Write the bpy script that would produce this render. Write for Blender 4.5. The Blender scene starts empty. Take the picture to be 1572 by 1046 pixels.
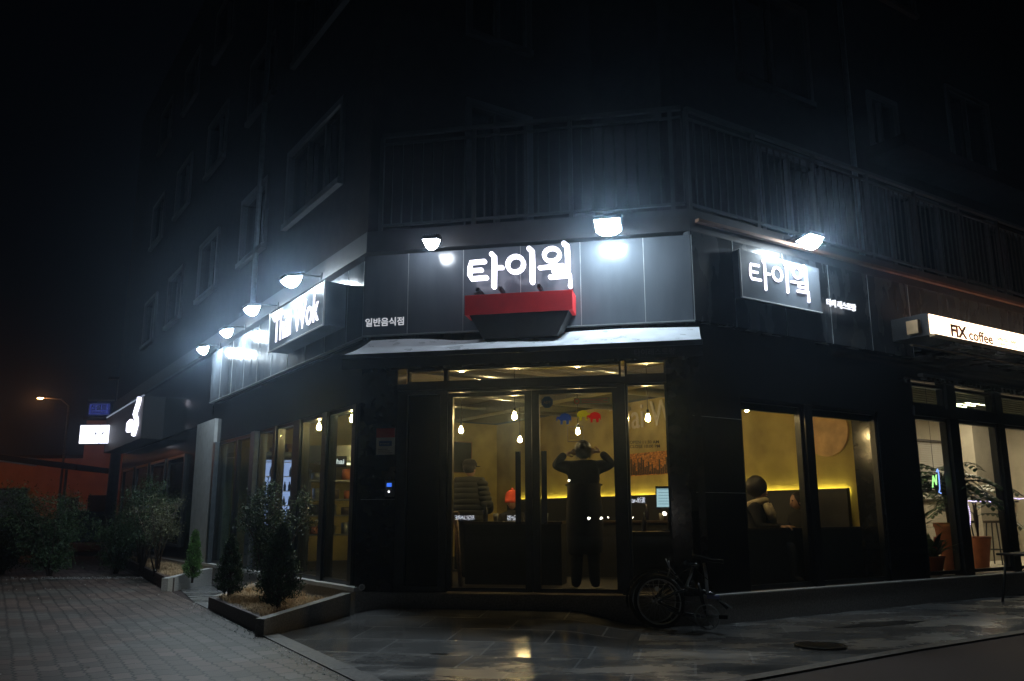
import bpy, bmesh, math, random
from mathutils import Vector, Matrix
rad = math.radians
random.seed(7)
scene = bpy.context.scene
COL = scene.collection

# ------------------------------------------------------------------ camera, world, exposure
H = 1.12
cam = bpy.data.cameras.new('camera'); camo = bpy.data.objects.new('camera', cam); COL.objects.link(camo)
cam.sensor_width = 36; cam.lens = 1300 / 1572 * 36
cam.clip_start = 0.05; cam.clip_end = 500
camo.matrix_world = Matrix.Translation((0, 0, H)) @ Matrix.Rotation(rad(90 + 11.8), 4, 'X') @ Matrix.Rotation(rad(-0.2), 4, 'Z')
scene.camera = camo
w = bpy.data.worlds.new('World'); scene.world = w; w.use_nodes = True
nt = w.node_tree; nt.nodes.clear()
wo = nt.nodes.new('ShaderNodeOutputWorld'); wb = nt.nodes.new('ShaderNodeBackground')
wb.inputs['Color'].default_value = (0.42, 0.55, 1.0, 1); wb.inputs['Strength'].default_value = 0.0009
nt.links.new(wb.outputs[0], wo.inputs['Surface'])
scene.view_settings.view_transform = 'Standard'; scene.view_settings.look = 'None'
scene.view_settings.exposure = 0.0; scene.view_settings.gamma = 1
scene.render.engine = 'CYCLES'
cy = scene.cycles
cy.use_denoising = True
cy.max_bounces = 8; cy.diffuse_bounces = 3; cy.glossy_bounces = 4; cy.transmission_bounces = 6
cy.transparent_max_bounces = 24; cy.volume_bounces = 0
cy.sample_clamp_indirect = 3.0
cy.caustics_reflective = False; cy.caustics_refractive = False
cy.volume_step_rate = 4

# ------------------------------------------------------------------ materials
def nd(t, kind, **kw):
    n = t.nodes.new(kind)
    for k, v in kw.items():
        if k in n.inputs.keys() if isinstance(k, str) else False: n.inputs[k].default_value = v
        else: setattr(n, k, v)
    return n
def mat(name, col, rough=0.6, metal=0.0, var=0.25, scale=6.0, bump=0.0, bscale=40.0, rvar=0.0, spec=0.5, coat=0.0, stretch=None):
    m = bpy.data.materials.new(name); m.use_nodes = True
    t = m.node_tree; b = t.nodes['Principled BSDF']
    b.inputs['Roughness'].default_value = rough; b.inputs['Metallic'].default_value = metal
    b.inputs['Specular IOR Level'].default_value = spec
    if coat: b.inputs['Coat Weight'].default_value = coat; b.inputs['Coat Roughness'].default_value = 0.08
    tc = t.nodes.new('ShaderNodeTexCoord'); mp = t.nodes.new('ShaderNodeMapping')
    t.links.new(tc.outputs['Object'], mp.inputs[0])
    if stretch: mp.inputs['Scale'].default_value = stretch
    n = t.nodes.new('ShaderNodeTexNoise'); n.inputs['Scale'].default_value = scale; n.inputs['Detail'].default_value = 5
    t.links.new(mp.outputs[0], n.inputs['Vector'])
    r = t.nodes.new('ShaderNodeValToRGB'); r.color_ramp.elements[0].position = 0.3; r.color_ramp.elements[1].position = 0.7
    r.color_ramp.elements[0].color = tuple(c * (1 - var) for c in col) + (1,)
    r.color_ramp.elements[1].color = tuple(min(1, c * (1 + var)) for c in col) + (1,)
    t.links.new(n.outputs[0], r.inputs[0]); t.links.new(r.outputs[0], b.inputs['Base Color'])
    if rvar:
        mr = t.nodes.new('ShaderNodeMapRange'); mr.inputs[3].default_value = max(0.02, rough - rvar); mr.inputs[4].default_value = min(1, rough + rvar)
        mr.inputs[1].default_value = 0.35; mr.inputs[2].default_value = 0.65
        t.links.new(n.outputs[0], mr.inputs[0]); t.links.new(mr.outputs[0], b.inputs['Roughness'])
    if bump:
        n2 = t.nodes.new('ShaderNodeTexNoise'); n2.inputs['Scale'].default_value = bscale; n2.inputs['Detail'].default_value = 4
        t.links.new(mp.outputs[0], n2.inputs['Vector'])
        bp = t.nodes.new('ShaderNodeBump'); bp.inputs['Strength'].default_value = bump; bp.inputs['Distance'].default_value = 0.01
        t.links.new(n2.outputs[0], bp.inputs['Height']); t.links.new(bp.outputs[0], b.inputs['Normal'])
    return m
def emis(name, col, strength):
    m = bpy.data.materials.new(name); m.use_nodes = True; t = m.node_tree; t.nodes.clear()
    o = t.nodes.new('ShaderNodeOutputMaterial'); e = t.nodes.new('ShaderNodeEmission')
    e.inputs[0].default_value = tuple(col) + (1,); e.inputs[1].default_value = strength
    t.links.new(e.outputs[0], o.inputs[0]); return m
def glassmat(name, tint=(0.93, 0.95, 0.94), refl=1.0, rough=0.0, dirt=0.0):
    m = bpy.data.materials.new(name); m.use_nodes = True; t = m.node_tree; t.nodes.clear()
    o = t.nodes.new('ShaderNodeOutputMaterial'); mx = t.nodes.new('ShaderNodeMixShader')
    f = t.nodes.new('ShaderNodeLayerWeight'); f.inputs[0].default_value = 0.5
    pw = t.nodes.new('ShaderNodeMath'); pw.operation = 'POWER'; pw.inputs[1].default_value = 5
    t.links.new(f.outputs['Facing'], pw.inputs[0])
    mu = t.nodes.new('ShaderNodeMath'); mu.operation = 'MULTIPLY_ADD'; mu.inputs[1].default_value = 0.92 * refl; mu.inputs[2].default_value = 0.045 * refl; mu.use_clamp = True
    tr = t.nodes.new('ShaderNodeBsdfTransparent'); tr.inputs[0].default_value = tuple(tint) + (1,)
    gl = t.nodes.new('ShaderNodeBsdfGlossy'); gl.inputs['Roughness'].default_value = rough
    t.links.new(pw.outputs[0], mu.inputs[0]); t.links.new(mu.outputs[0], mx.inputs[0])
    t.links.new(tr.outputs[0], mx.inputs[1]); t.links.new(gl.outputs[0], mx.inputs[2])
    last = mx
    if dirt:
        df = t.nodes.new('ShaderNodeBsdfDiffuse'); df.inputs[0].default_value = (0.5, 0.6, 0.55, 1)
        m2 = t.nodes.new('ShaderNodeMixShader'); n = t.nodes.new('ShaderNodeTexNoise'); n.inputs['Scale'].default_value = 3
        ml = t.nodes.new('ShaderNodeMath'); ml.operation = 'MULTIPLY'; ml.inputs[1].default_value = dirt
        t.links.new(n.outputs[0], ml.inputs[0]); t.links.new(ml.outputs[0], m2.inputs[0])
        t.links.new(mx.outputs[0], m2.inputs[1]); t.links.new(df.outputs[0], m2.inputs[2]); last = m2
    t.links.new(last.outputs[0], o.inputs[0]); return m

M = {}
M['black_panel'] = mat('black_panel', (0.028, 0.034, 0.041), 0.26, 0.0, 0.15, 2.0, 0.03, 25, rvar=0.05, stretch=(2, 2, .6))
M['sign_panel'] = mat('sign_panel', (0.22, 0.25, 0.29), 0.25, 0, 0.15, 3)
M['panel_grey'] = mat('panel_grey', (0.085, 0.10, 0.12), 0.19, 0.0, 0.16, 2.0, 0.03, 60, rvar=0.04, stretch=(2.5, 2.5, .6))
M['joint'] = mat('joint', (0.35, 0.38, 0.4), 0.4, 0.3)
M['black_stone'] = mat('black_stone', (0.012, 0.013, 0.015), 0.12, 0.0, 0.4, 9)
M['dark_frame'] = mat('dark_frame', (0.03, 0.032, 0.035), 0.35, 0.6, 0.2, 12)
M['grey_frame'] = mat('grey_frame', (0.10, 0.12, 0.14), 0.35, 0.5, 0.2, 12)
M['dark_pane'] = mat('dark_pane', (0.006, 0.007, 0.008), 0.05, 0, 0.2, 3)
M['granite'] = mat('granite', (0.26, 0.245, 0.235), 0.55, 0, 0.3, 60, 0.3, 90)
M['granite_pale'] = mat('granite_pale', (0.5, 0.5, 0.49), 0.6, 0, 0.22, 70, 0.3, 90)
M['granite_red'] = mat('granite_red', (0.10, 0.075, 0.07), 0.6, 0, 0.35, 50, 0.3, 90)
M['slab_dark'] = mat('slab_dark', (0.016, 0.016, 0.018), 0.6, 0, 0.3, 6)
M['wall_upper'] = mat('wall_upper', (0.018, 0.014, 0.013), 0.9, 0, 0.3, 5, 0.3, 40, spec=.05)
M['stone_trim'] = mat('stone_trim', (0.04, 0.043, 0.05), 0.7, 0, 0.15, 10, 0.2, 60)
M['plaster_grey'] = mat('plaster_grey', (0.42, 0.44, 0.45), 0.8, 0, 0.12, 8, 0.4, 120)
M['plaster_yel'] = mat('plaster_yel', (0.46, 0.375, 0.135), 0.85, 0, 0.28, 2.2, 0.5, 30)
M['ceiling'] = mat('ceiling', (0.10, 0.09, 0.07), 0.8, 0, 0.2, 4)
M['int_floor'] = mat('int_floor', (0.006, 0.005, 0.0045), 0.6, 0, 0.3, 4)
M['wood'] = mat('wood', (0.32, 0.19, 0.09), 0.5, 0, 0.3, 5, 0.2, 50, stretch=(1, 1, 8))
M['darkwood'] = mat('darkwood', (0.05, 0.033, 0.022), 0.45, 0, 0.3, 5, stretch=(6, 1, 1))
M['cardboard'] = mat('cardboard', (0.34, 0.24, 0.13), 0.8, 0, 0.15, 6)
M['brick_int'] = mat('brick_int', (0.3, 0.17, 0.08), 0.85, 0, 0.3, 8)
M['black_matte'] = mat('black_matte', (0.015, 0.015, 0.016), 0.6, 0, 0.3, 10)
M['black_gloss'] = mat('black_gloss', (0.012, 0.012, 0.013), 0.2, 0, 0.2, 10)
M['rubber'] = mat('rubber', (0.02, 0.02, 0.02), 0.75, 0, 0.3, 30)
M['steel'] = mat('steel', (0.45, 0.47, 0.5), 0.28, 1.0, 0.1, 20)
M['bike_frame'] = mat('bike_frame', (0.05, 0.055, 0.06), 0.22, 0.4, 0.2, 8, coat=0.6)
M['red_box'] = mat('red_box', (0.78, 0.035, 0.04), 0.4, 0, 0.08, 6)
M['red_fabric'] = mat('red_fabric', (0.8, 0.10, 0.035), 0.9, 0, 0.2, 60, 0.6, 160)
M['puffer'] = mat('puffer', (0.022, 0.025, 0.02), 0.7, 0, 0.2, 10)
M['cloth_black'] = mat('cloth_black', (0.012, 0.012, 0.014), 0.9, 0, 0.3, 20, 0.3, 90)
M['cloth_beige'] = mat('cloth_beige', (0.5, 0.44, 0.33), 0.9, 0, 0.15, 20, 0.3, 90)
M['skin'] = mat('skin', (0.48, 0.28, 0.19), 0.55, 0, 0.08, 12)
M['hair'] = mat('hair', (0.010, 0.008, 0.007), 0.5, 0, 0.4, 60, 0.5, 120)
M['leaf_dark'] = mat('leaf_dark', (0.045, 0.085, 0.032), 0.6, 0, 0.55, 9)
M['leaf_green'] = mat('leaf_green', (0.09, 0.20, 0.045), 0.6, 0, 0.5, 9)
M['leaf_olive'] = mat('leaf_olive', (0.10, 0.105, 0.05), 0.65, 0, 0.5, 9)
M['leaf_house'] = mat('leaf_house', (0.05, 0.10, 0.035), 0.45, 0, 0.5, 9)
M['bark'] = mat('bark', (0.07, 0.05, 0.035), 0.9, 0, 0.4, 20)
M['straw'] = mat('straw', (0.58, 0.42, 0.25), 0.9, 0, 0.45, 5)
M['soil'] = mat('soil', (0.24, 0.19, 0.12), 0.95, 0, 0.4, 14, 0.8, 50)
M['awning_cloth'] = mat('awning_cloth', (0.70, 0.76, 0.84), 0.36, 0, 0.12, 5, 0.4, 60, rvar=0.10)
M['terracotta'] = mat('terracotta', (0.42, 0.14, 0.06), 0.75, 0, 0.2, 8)
M['cream'] = mat('cream', (0.66, 0.60, 0.47), 0.8, 0, 0.08, 4)
M['column_beige'] = mat('column_beige', (0.45, 0.41, 0.33), 0.8, 0, 0.12, 4)
M['blind'] = mat('blind', (0.72, 0.70, 0.66), 0.6, 0, 0.05, 4)
M['blue_sign'] = mat('blue_sign', (0.03, 0.06, 0.42), 0.5, 0, 0.08, 4)
M['white_paint'] = mat('white_paint', (0.75, 0.76, 0.78), 0.5, 0, 0.06, 6)
M['sticker_white'] = mat('sticker_white', (0.7, 0.7, 0.68), 0.5, 0, 0.05, 6)
M['sticker_red'] = mat('sticker_red', (0.5, 0.03, 0.03), 0.5, 0, 0.05, 6)
M['sticker_blue'] = mat('sticker_blue', (0.04, 0.12, 0.33), 0.5, 0, 0.05, 6)
M['sticker_yellow'] = mat('sticker_yellow', (0.55, 0.55, 0.06), 0.5, 0, 0.05, 6)
M['concrete_pole'] = mat('concrete_pole', (0.3, 0.3, 0.3), 0.8, 0, 0.1, 6)
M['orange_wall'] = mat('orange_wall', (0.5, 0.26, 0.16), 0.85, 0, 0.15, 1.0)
M['car_paint'] = mat('car_paint', (0.03, 0.032, 0.036), 0.18, 0.3, 0.1, 6, coat=0.8)
M['asphalt'] = mat('asphalt', (0.036, 0.022, 0.022), 0.75, 0, 0.4, 120, 0.5, 220)
M['glass'] = glassmat('shop_glass', dirt=0.03)
M['glass_side'] = glassmat('side_glass', tint=(0.80, 0.86, 0.80), dirt=0.04)
M['glass_clear'] = glassmat('clear_glass')
M['lamp_lens'] = emis('lamp_lens', (0.78, 0.92, 1.0), 190)
M['lamp_lens_street'] = emis('lamp_lens_street', (0.78, 0.92, 1.0), 260)
M['lamp_lens_dim'] = emis('lamp_lens_dim', (0.86, 0.92, 1.0), 45)
M['letters'] = emis('letters', (0.86, 0.84, 1.0), 3.2)
M['letters_small'] = emis('letters_small', (0.9, 0.92, 1.0), 1.3)
M['letters_paint_glow'] = emis('letters_paint_glow', (0.9, 0.93, 1.0), .55)  # white painted words, given a glow in place of light on them
M['letters_dim'] = mat('letters_dim', (0.10, 0.10, 0.11), 0.5, 0, 0.03, 6)
M['bulb'] = emis('bulb', (1.0, 0.68, 0.28), 450)
M['led_yellow'] = emis('led_yellow', (1.0, 0.80, 0.14), 26)
M['coffee_face'] = emis('coffee_face', (1.0, 0.72, 0.48), 4.6)
M['coffee_letter'] = mat('coffee_letter', (0.40, 0.09, 0.01), 0.5)
M['coffee_side'] = mat('coffee_side', (0.5, 0.35, 0.2), 0.35, 0.7)
M['proj_face'] = emis('proj_face', (0.84, 0.86, 1.0), 2.4)
M['grey_print'] = mat('grey_print', (0.25, 0.25, 0.3), 0.5)
M['fridge_glow'] = emis('fridge_glow', (0.40, 0.50, 1.0), 1.3)
M['fridge_led'] = emis('fridge_led', (0.75, 0.82, 1.0), 6)
M['screen'] = emis('screen', (0.55, 0.85, 0.95), 0.75)
M['screen_blue'] = emis('screen_blue', (0.05, 0.18, 0.9), 1.0)
M['tiny_white'] = emis('tiny_white', (1, 0.95, 1), 3.0)
M['rope_led'] = emis('rope_led', (0.66, 0.55, 1.0), 5.0)
M['coffee_panel'] = emis('coffee_panel', (1.0, 0.83, 0.58), 48)
M['kitchen_tube'] = emis('kitchen_tube', (1.0, 0.9, 0.6), 3.0)
M['sodium'] = emis('sodium', (1.0, 0.33, 0.10), 230)
M['street_white'] = emis('street_white', (1.0, 0.85, 0.7), 60)
M['bottle'] = mat('bottle', (0.03, 0.03, 0.05), 0.15, 0, 0.2, 5)

# ------------------------------------------------------------------ frames (a facade: x to the viewer's right, y inward, z up)
L0 = Vector((-1.8061, 10.0840, 0)); R0 = Vector((2.0528, 9.2989, 0))
def frame(o, ang): return Matrix.Translation(o) @ Matrix.Rotation(ang, 4, 'Z')
FB = frame(L0, rad(90 - 101.5))                 # chamfered corner, x = 0 .. 3.94
FC = frame(R0, rad(90 - 56.5))                  # right street side, x = 0 .. 14
FA = frame(L0, rad(90 - (-33.5)) - math.pi)     # left street side, x = 0 .. -18 (going away)
W = Matrix.Identity(4)
PW = FC @ Matrix.Translation((3.6, 0, 0)) @ Matrix.Rotation(rad(-90), 4, 'Z')    # party wall: x grows towards the street, y into the wall
def T(x, y, z): return Matrix.Translation((x, y, z))

_mw = {}
class MB:
    def __init__(s, fr=W): s.fr = fr.copy(); s.v = []; s.f = []; s.sm = []
    def add(s, vs, fs, smooth=False):
        b = len(s.v)
        for p in vs: s.v.append(s.fr @ Vector(p))
        for f in fs: s.f.append([b + i for i in f]); s.sm.append(smooth)
        return s
    def box(s, x0, x1, y0, y1, z0, z1, bev=0.0):
        if x0 > x1: x0, x1 = x1, x0
        if y0 > y1: y0, y1 = y1, y0
        if z0 > z1: z0, z1 = z1, z0
        if bev:
            bm = bmesh.new(); bmesh.ops.create_cube(bm, size=1)
            for v in bm.verts: v.co = Vector(((v.co.x + .5) * (x1 - x0) + x0, (v.co.y + .5) * (y1 - y0) + y0, (v.co.z + .5) * (z1 - z0) + z0))
            bmesh.ops.bevel(bm, geom=bm.edges[:], offset=bev, segments=2, affect='EDGES', profile=0.6)
            bm.verts.index_update()
            s.add([v.co[:] for v in bm.verts], [[v.index for v in f.verts] for f in bm.faces]); bm.free(); return s
        vs = [(x0, y0, z0), (x1, y0, z0), (x1, y1, z0), (x0, y1, z0), (x0, y0, z1), (x1, y0, z1), (x1, y1, z1), (x0, y1, z1)]
        return s.add(vs, [[0, 3, 2, 1], [4, 5, 6, 7], [0, 1, 5, 4], [1, 2, 6, 5], [2, 3, 7, 6], [3, 0, 4, 7]])
    def prism(s, poly, z0, z1):     # poly in xy
        n = len(poly)
        a = sum(poly[i][0] * poly[(i + 1) % n][1] - poly[(i + 1) % n][0] * poly[i][1] for i in range(n))
        if a < 0: poly = poly[::-1]
        vs = [(p[0], p[1], z0) for p in poly] + [(p[0], p[1], z1) for p in poly]
        return s.add(vs, [list(range(n))[::-1], [n + i for i in range(n)]] + [[i, (i + 1) % n, n + (i + 1) % n, n + i] for i in range(n)])
    def face_prism(s, poly, y0, y1):    # poly in xz, thickness along y
        n = len(poly)
        a = sum(poly[i][0] * poly[(i + 1) % n][1] - poly[(i + 1) % n][0] * poly[i][1] for i in range(n))
        if a < 0: poly = poly[::-1]
        vs = [(p[0], y0, p[1]) for p in poly] + [(p[0], y1, p[1]) for p in poly]
        return s.add(vs, [list(range(n)), [n + i for i in range(n)][::-1]] + [[(i + 1) % n, i, n + i, n + (i + 1) % n] for i in range(n)])
    def tube(s, pts, r, seg=8, closed=False, caps=True, smooth=True):
        pts = [Vector(p) for p in pts]; n = len(pts)
        rs = r if isinstance(r, (list, tuple)) else [r] * n
        vs = []; fs = []; up = Vector((0, 0, 1)); prev = None
        for i in range(n):
            if closed: t = (pts[(i + 1) % n] - pts[i - 1]).normalized()
            else: t = (pts[min(i + 1, n - 1)] - pts[max(i - 1, 0)]).normalized()
            if prev is None:
                a = t.cross(up)
                if a.length < 0.05: a = t.cross(Vector((1, 0, 0)))
            else: a = prev - t * prev.dot(t)
            a.normalize(); prev = a; b = t.cross(a)
            for k in range(seg):
                c = 2 * math.pi * k / seg
                vs.append(pts[i] + (a * math.cos(c) + b * math.sin(c)) * rs[i])
        for i in range(n if closed else n - 1):
            j = (i + 1) % n
            for k in range(seg):
                fs.append([i * seg + k, i * seg + (k + 1) % seg, j * seg + (k + 1) % seg, j * seg + k])
        s.add(vs, fs, smooth)
        if caps and not closed:
            s.add([vs[k] for k in range(seg)], [list(range(seg))[::-1]]); s.add([vs[(n - 1) * seg + k] for k in range(seg)], [list(range(seg))])
        return s
    def ring(s, c, ax, r, t, seg=40, k=8):      # torus about axis ax
        ax = Vector(ax).normalized(); a = ax.orthogonal().normalized(); b = ax.cross(a)
        return s.tube([Vector(c) + (a * math.cos(2 * math.pi * i / seg) + b * math.sin(2 * math.pi * i / seg)) * r for i in range(seg)], t, k, closed=True)
    def disc(s, c, ax, r, h, seg=24):
        ax = Vector(ax).normalized(); c = Vector(c)
        return s.tube([c - ax * h / 2, c + ax * h / 2], r, seg, smooth=False)
    def ball(s, c, r, u=16, v=10, sq=(1, 1, 1), jit=0):
        vs = []; fs = []; c = Vector(c)
        for i in range(v + 1):
            th = math.pi * i / v
            for k in range(u):
                ph = 2 * math.pi * k / u; q = 1 + (random.uniform(-jit, jit) if jit else 0)
                vs.append(c + Vector((math.sin(th) * math.cos(ph) * sq[0], math.sin(th) * math.sin(ph) * sq[1], math.cos(th) * sq[2])) * r * q)
        for i in range(v):
            for k in range(u): fs.append([i * u + k, (i + 1) * u + k, (i + 1) * u + (k + 1) % u, i * u + (k + 1) % u])
        return s.add(vs, fs, True)
    def lathe(s, c, prof, seg=24, smooth=True):     # prof: (r, z)
        vs = []; fs = []; n = len(prof); c = Vector(c)
        for r, z in prof:
            for k in range(seg):
                a = 2 * math.pi * k / seg; vs.append(c + Vector((r * math.cos(a), r * math.sin(a), z)))
        for i in range(n - 1):
            for k in range(seg): fs.append([i * seg + k, i * seg + (k + 1) % seg, (i + 1) * seg + (k + 1) % seg, (i + 1) * seg + k])
        return s.add(vs, fs, smooth)
    def build(s, name, m, parent=None):
        me = bpy.data.meshes.new(name)
        org = _mw[parent] if parent is not None else (W if not s.v else Matrix.Translation(_base(s.v)))
        inv = org.inverted()
        me.from_pydata([(inv @ v)[:] for v in s.v], [], s.f)
        me.polygons.foreach_set('use_smooth', s.sm)
        bm = bmesh.new(); bm.from_mesh(me); bmesh.ops.remove_doubles(bm, verts=bm.verts, dist=1e-6); bmesh.ops.recalc_face_normals(bm, faces=bm.faces) if len(bm.faces) < 20000 else None
        bm.to_mesh(me); bm.free()
        me.materials.append(M[m] if isinstance(m, str) else m)
        o = bpy.data.objects.new(name, me); COL.objects.link(o)
        if parent is not None: o.parent = parent; _mw[o] = org
        else: o.matrix_world = org; _mw[o] = org
        return o
def _base(vs):
    xs = [v.x for v in vs]; ys = [v.y for v in vs]; zs = [v.z for v in vs]
    return Vector(((min(xs) + max(xs)) / 2, (min(ys) + max(ys)) / 2, min(zs)))
def tag(o, label, cat, group=None, kind=None):
    o['label'] = label; o['category'] = cat
    if group: o['group'] = group
    if kind: o['kind'] = kind
    return o
def thing(name, label, cat, mw=W, group=None):
    o = bpy.data.objects.new(name, None); COL.objects.link(o); o.empty_display_size = .1
    o.matrix_world = mw; _mw[o] = mw.copy()
    return tag(o, label, cat, group)
def struct(o): o['kind'] = 'structure'; return o
def kids(o): return [c for c in bpy.data.objects if c.parent == o]
def dup(root, mw, label, group=None):
    r = root.copy(); COL.objects.link(r); r.matrix_world = mw; r['label'] = label; _mw[r] = mw.copy()
    if group: r['group'] = group
    for ch in kids(root):
        c = ch.copy(); COL.objects.link(c); c.parent = r; _mw[c] = mw.copy()
        for g in kids(ch):
            d = g.copy(); COL.objects.link(d); d.parent = c
    return r
def text(body, mw, width, m, name, parent=None, depth=0.01, bold=0.0, height=None, center=False, spacing=1.0):
    """lettering in the xz plane of mw, origin at its lower left, facing -y"""
    c = bpy.data.curves.new(name, 'FONT'); c.body = body; c.extrude = 0.5; c.offset = bold; c.resolution_u = 3; c.space_character = spacing
    o = bpy.data.objects.new(name, c); COL.objects.link(o)
    bpy.context.view_layer.update()
    me = bpy.data.meshes.new_from_object(o.evaluated_get(bpy.context.evaluated_depsgraph_get()))
    bpy.data.objects.remove(o); bpy.data.curves.remove(c)
    xs = [v.co.x for v in me.vertices]; ys = [v.co.y for v in me.vertices]
    x0, x1, y0, y1 = min(xs), max(xs), min(ys), max(ys)
    kx = width / (x1 - x0); kz = kx if height is None else height / (y1 - y0)
    org = _mw[parent] if parent is not None else mw
    inv = org.inverted() @ mw
    for v in me.vertices:
        v.co = inv @ Vector(((v.co.x - x0) * kx - (width / 2 if center else 0), -(v.co.z + .5) * depth, (v.co.y - y0) * kz))
    me.name = name; me.materials.clear(); me.materials.append(M[m] if isinstance(m, str) else m)
    q = bpy.data.objects.new(name, me); COL.objects.link(q)
    if parent is not None: q.parent = parent; _mw[q] = org
    else: q.matrix_world = mw; _mw[q] = mw.copy()
    return q
# ------------------------------------------------------------------ ground
def nodes_ground(kind):
    m = bpy.data.materials.new(kind); m.use_nodes = True; t = m.node_tree; b = t.nodes['Principled BSDF']
    tc = t.nodes.new('ShaderNodeTexCoord'); mp = t.nodes.new('ShaderNodeMapping'); t.links.new(tc.outputs['Object'], mp.inputs[0])
    L = t.links
    big = t.nodes.new('ShaderNodeTexNoise'); big.inputs['Scale'].default_value = 0.9; big.inputs['Detail'].default_value = 6
    L.new(tc.outputs['Object'], big.inputs['Vector'])
    fine = t.nodes.new('ShaderNodeTexNoise'); fine.inputs['Scale'].default_value = 90; fine.inputs['Detail'].default_value = 3
    L.new(tc.outputs['Object'], fine.inputs['Vector'])
    br = t.nodes.new('ShaderNodeTexBrick'); br.inputs['Scale'].default_value = 1
    bump = t.nodes.new('ShaderNodeBump'); bump.inputs['Distance'].default_value = 0.012
    add = t.nodes.new('ShaderNodeMath'); add.operation = 'ADD'
    if kind == 'pavers':
        # wavy interlocking blocks: the coordinates zigzag before they enter the brick grid
        mp.inputs['Rotation'].default_value = (0, 0, rad(59))
        sp = t.nodes.new('ShaderNodeSeparateXYZ'); 
        dn = t.nodes.new('ShaderNodeTexNoise'); dn.inputs['Scale'].default_value = 2.2; dn.inputs['Detail'].default_value = 3; L.new(mp.outputs[0], dn.inputs['Vector'])
        dv = t.nodes.new('ShaderNodeVectorMath'); dv.operation = 'MULTIPLY_ADD'; dv.inputs[1].default_value = (.07, .07, 0); L.new(dn.outputs['Color'], dv.inputs[0]); L.new(mp.outputs[0], dv.inputs[2])
        L.new(dv.outputs[0], sp.inputs[0])
        def wave(src, dst, f, a):
            k = t.nodes.new('ShaderNodeMath'); k.operation = 'MULTIPLY'; k.inputs[1].default_value = f; L.new(src, k.inputs[0])
            s = t.nodes.new('ShaderNodeMath'); s.operation = 'PINGPONG'; s.inputs[1].default_value = 1.0; L.new(k.outputs[0], s.inputs[0])
            q = t.nodes.new('ShaderNodeMath'); q.operation = 'MULTIPLY_ADD'; q.inputs[1].default_value = a; L.new(s.outputs[0], q.inputs[0]); L.new(dst, q.inputs[2]); return q.outputs[0]
        nx = wave(sp.outputs[1], sp.outputs[0], 1 / 0.065, 0.026); ny = wave(sp.outputs[0], sp.outputs[1], 1 / 0.065, 0.026)
        cb = t.nodes.new('ShaderNodeCombineXYZ'); L.new(nx, cb.inputs[0]); L.new(ny, cb.inputs[1])
        L.new(cb.outputs[0], br.inputs['Vector'])
        br.inputs['Brick Width'].default_value = 0.26; br.inputs['Row Height'].default_value = 0.15
        br.inputs['Mortar Size'].default_value = 0.0085; br.inputs['Mortar Smooth'].default_value = 0.3
        br.inputs['Color1'].default_value = (0.07, 0.064, 0.057, 1); br.inputs['Color2'].default_value = (0.165, 0.152, 0.137, 1); br.inputs['Mortar'].default_value = (0.012, 0.012, 0.011, 1)
        br.offset = 0.5
        red = t.nodes.new('ShaderNodeTexNoise'); red.inputs['Scale'].default_value = 0.55; red.inputs['Detail'].default_value = 2; L.new(tc.outputs['Object'], red.inputs['Vector'])
        rr = t.nodes.new('ShaderNodeValToRGB'); rr.color_ramp.elements[0].position = 0.46; rr.color_ramp.elements[1].position = 0.52; L.new(red.outputs[0], rr.inputs[0])
        mx = t.nodes.new('ShaderNodeMix'); mx.data_type = 'RGBA'; mx.blend_type = 'MULTIPLY'
        mx.inputs[7].default_value = (1.1, 0.86, 0.80, 1); L.new(rr.outputs[0], mx.inputs[0]); L.new(br.outputs[0], mx.inputs[6])
        colr = mx.outputs[2]; b.inputs['Roughness'].default_value = 0.55; bump.inputs['Strength'].default_value = 0.9; bump.invert = True
        L.new(br.outputs['Fac'], add.inputs[0])
    else:
        mp.inputs['Rotation'].default_value = (0, 0, rad(11.5 if kind == 'slabs' else -33))
        L.new(mp.outputs[0], br.inputs['Vector'])
        br.inputs['Brick Width'].default_value = 0.9; br.inputs['Row Height'].default_value = 0.6
        br.inputs['Mortar Size'].default_value = 0.011; br.inputs['Mortar Smooth'].default_value = 0.2
        br.inputs['Color1'].default_value = (0.20, 0.205, 0.21, 1); br.inputs['Color2'].default_value = (0.31, 0.315, 0.32, 1); br.inputs['Mortar'].default_value = (0.42, 0.43, 0.44, 1)
        # stains and wet patches
        st = t.nodes.new('ShaderNodeMapping'); st.inputs['Rotation'].default_value = (0, 0, rad(-55)); st.inputs['Scale'].default_value = (1.0, 2.0, 1)
        L.new(tc.outputs['Object'], st.inputs[0])
        sn = t.nodes.new('ShaderNodeTexNoise'); sn.inputs['Scale'].default_value = 0.9; sn.inputs['Detail'].default_value = 7; sn.inputs['Roughness'].default_value = 0.62; L.new(st.outputs[0], sn.inputs['Vector'])
        sr = t.nodes.new('ShaderNodeValToRGB'); sr.color_ramp.elements[0].position = 0.25; sr.color_ramp.elements[0].color = (0.45, 0.45, 0.45, 1); sr.color_ramp.elements[1].position = 0.76; sr.color_ramp.elements[1].color = (1.15, 1.15, 1.15, 1)
        L.new(sn.outputs[0], sr.inputs[0])
        mx = t.nodes.new('ShaderNodeMix'); mx.data_type = 'RGBA'; mx.blend_type = 'MULTIPLY'; mx.inputs[0].default_value = 1
        L.new(br.outputs[0], mx.inputs[6]); L.new(sr.outputs[0], mx.inputs[7]); colr = mx.outputs[2]
        rg = t.nodes.new('ShaderNodeMapRange'); rg.inputs[1].default_value = 0.40; rg.inputs[2].default_value = 0.68; rg.inputs[3].default_value = 0.08; rg.inputs[4].default_value = 0.5
        L.new(sn.outputs[0], rg.inputs[0]); L.new(rg.outputs[0], b.inputs['Roughness'])
        bump.inputs['Strength'].default_value = 0.12; bump.invert = True
        L.new(br.outputs['Fac'], add.inputs[0])
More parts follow.
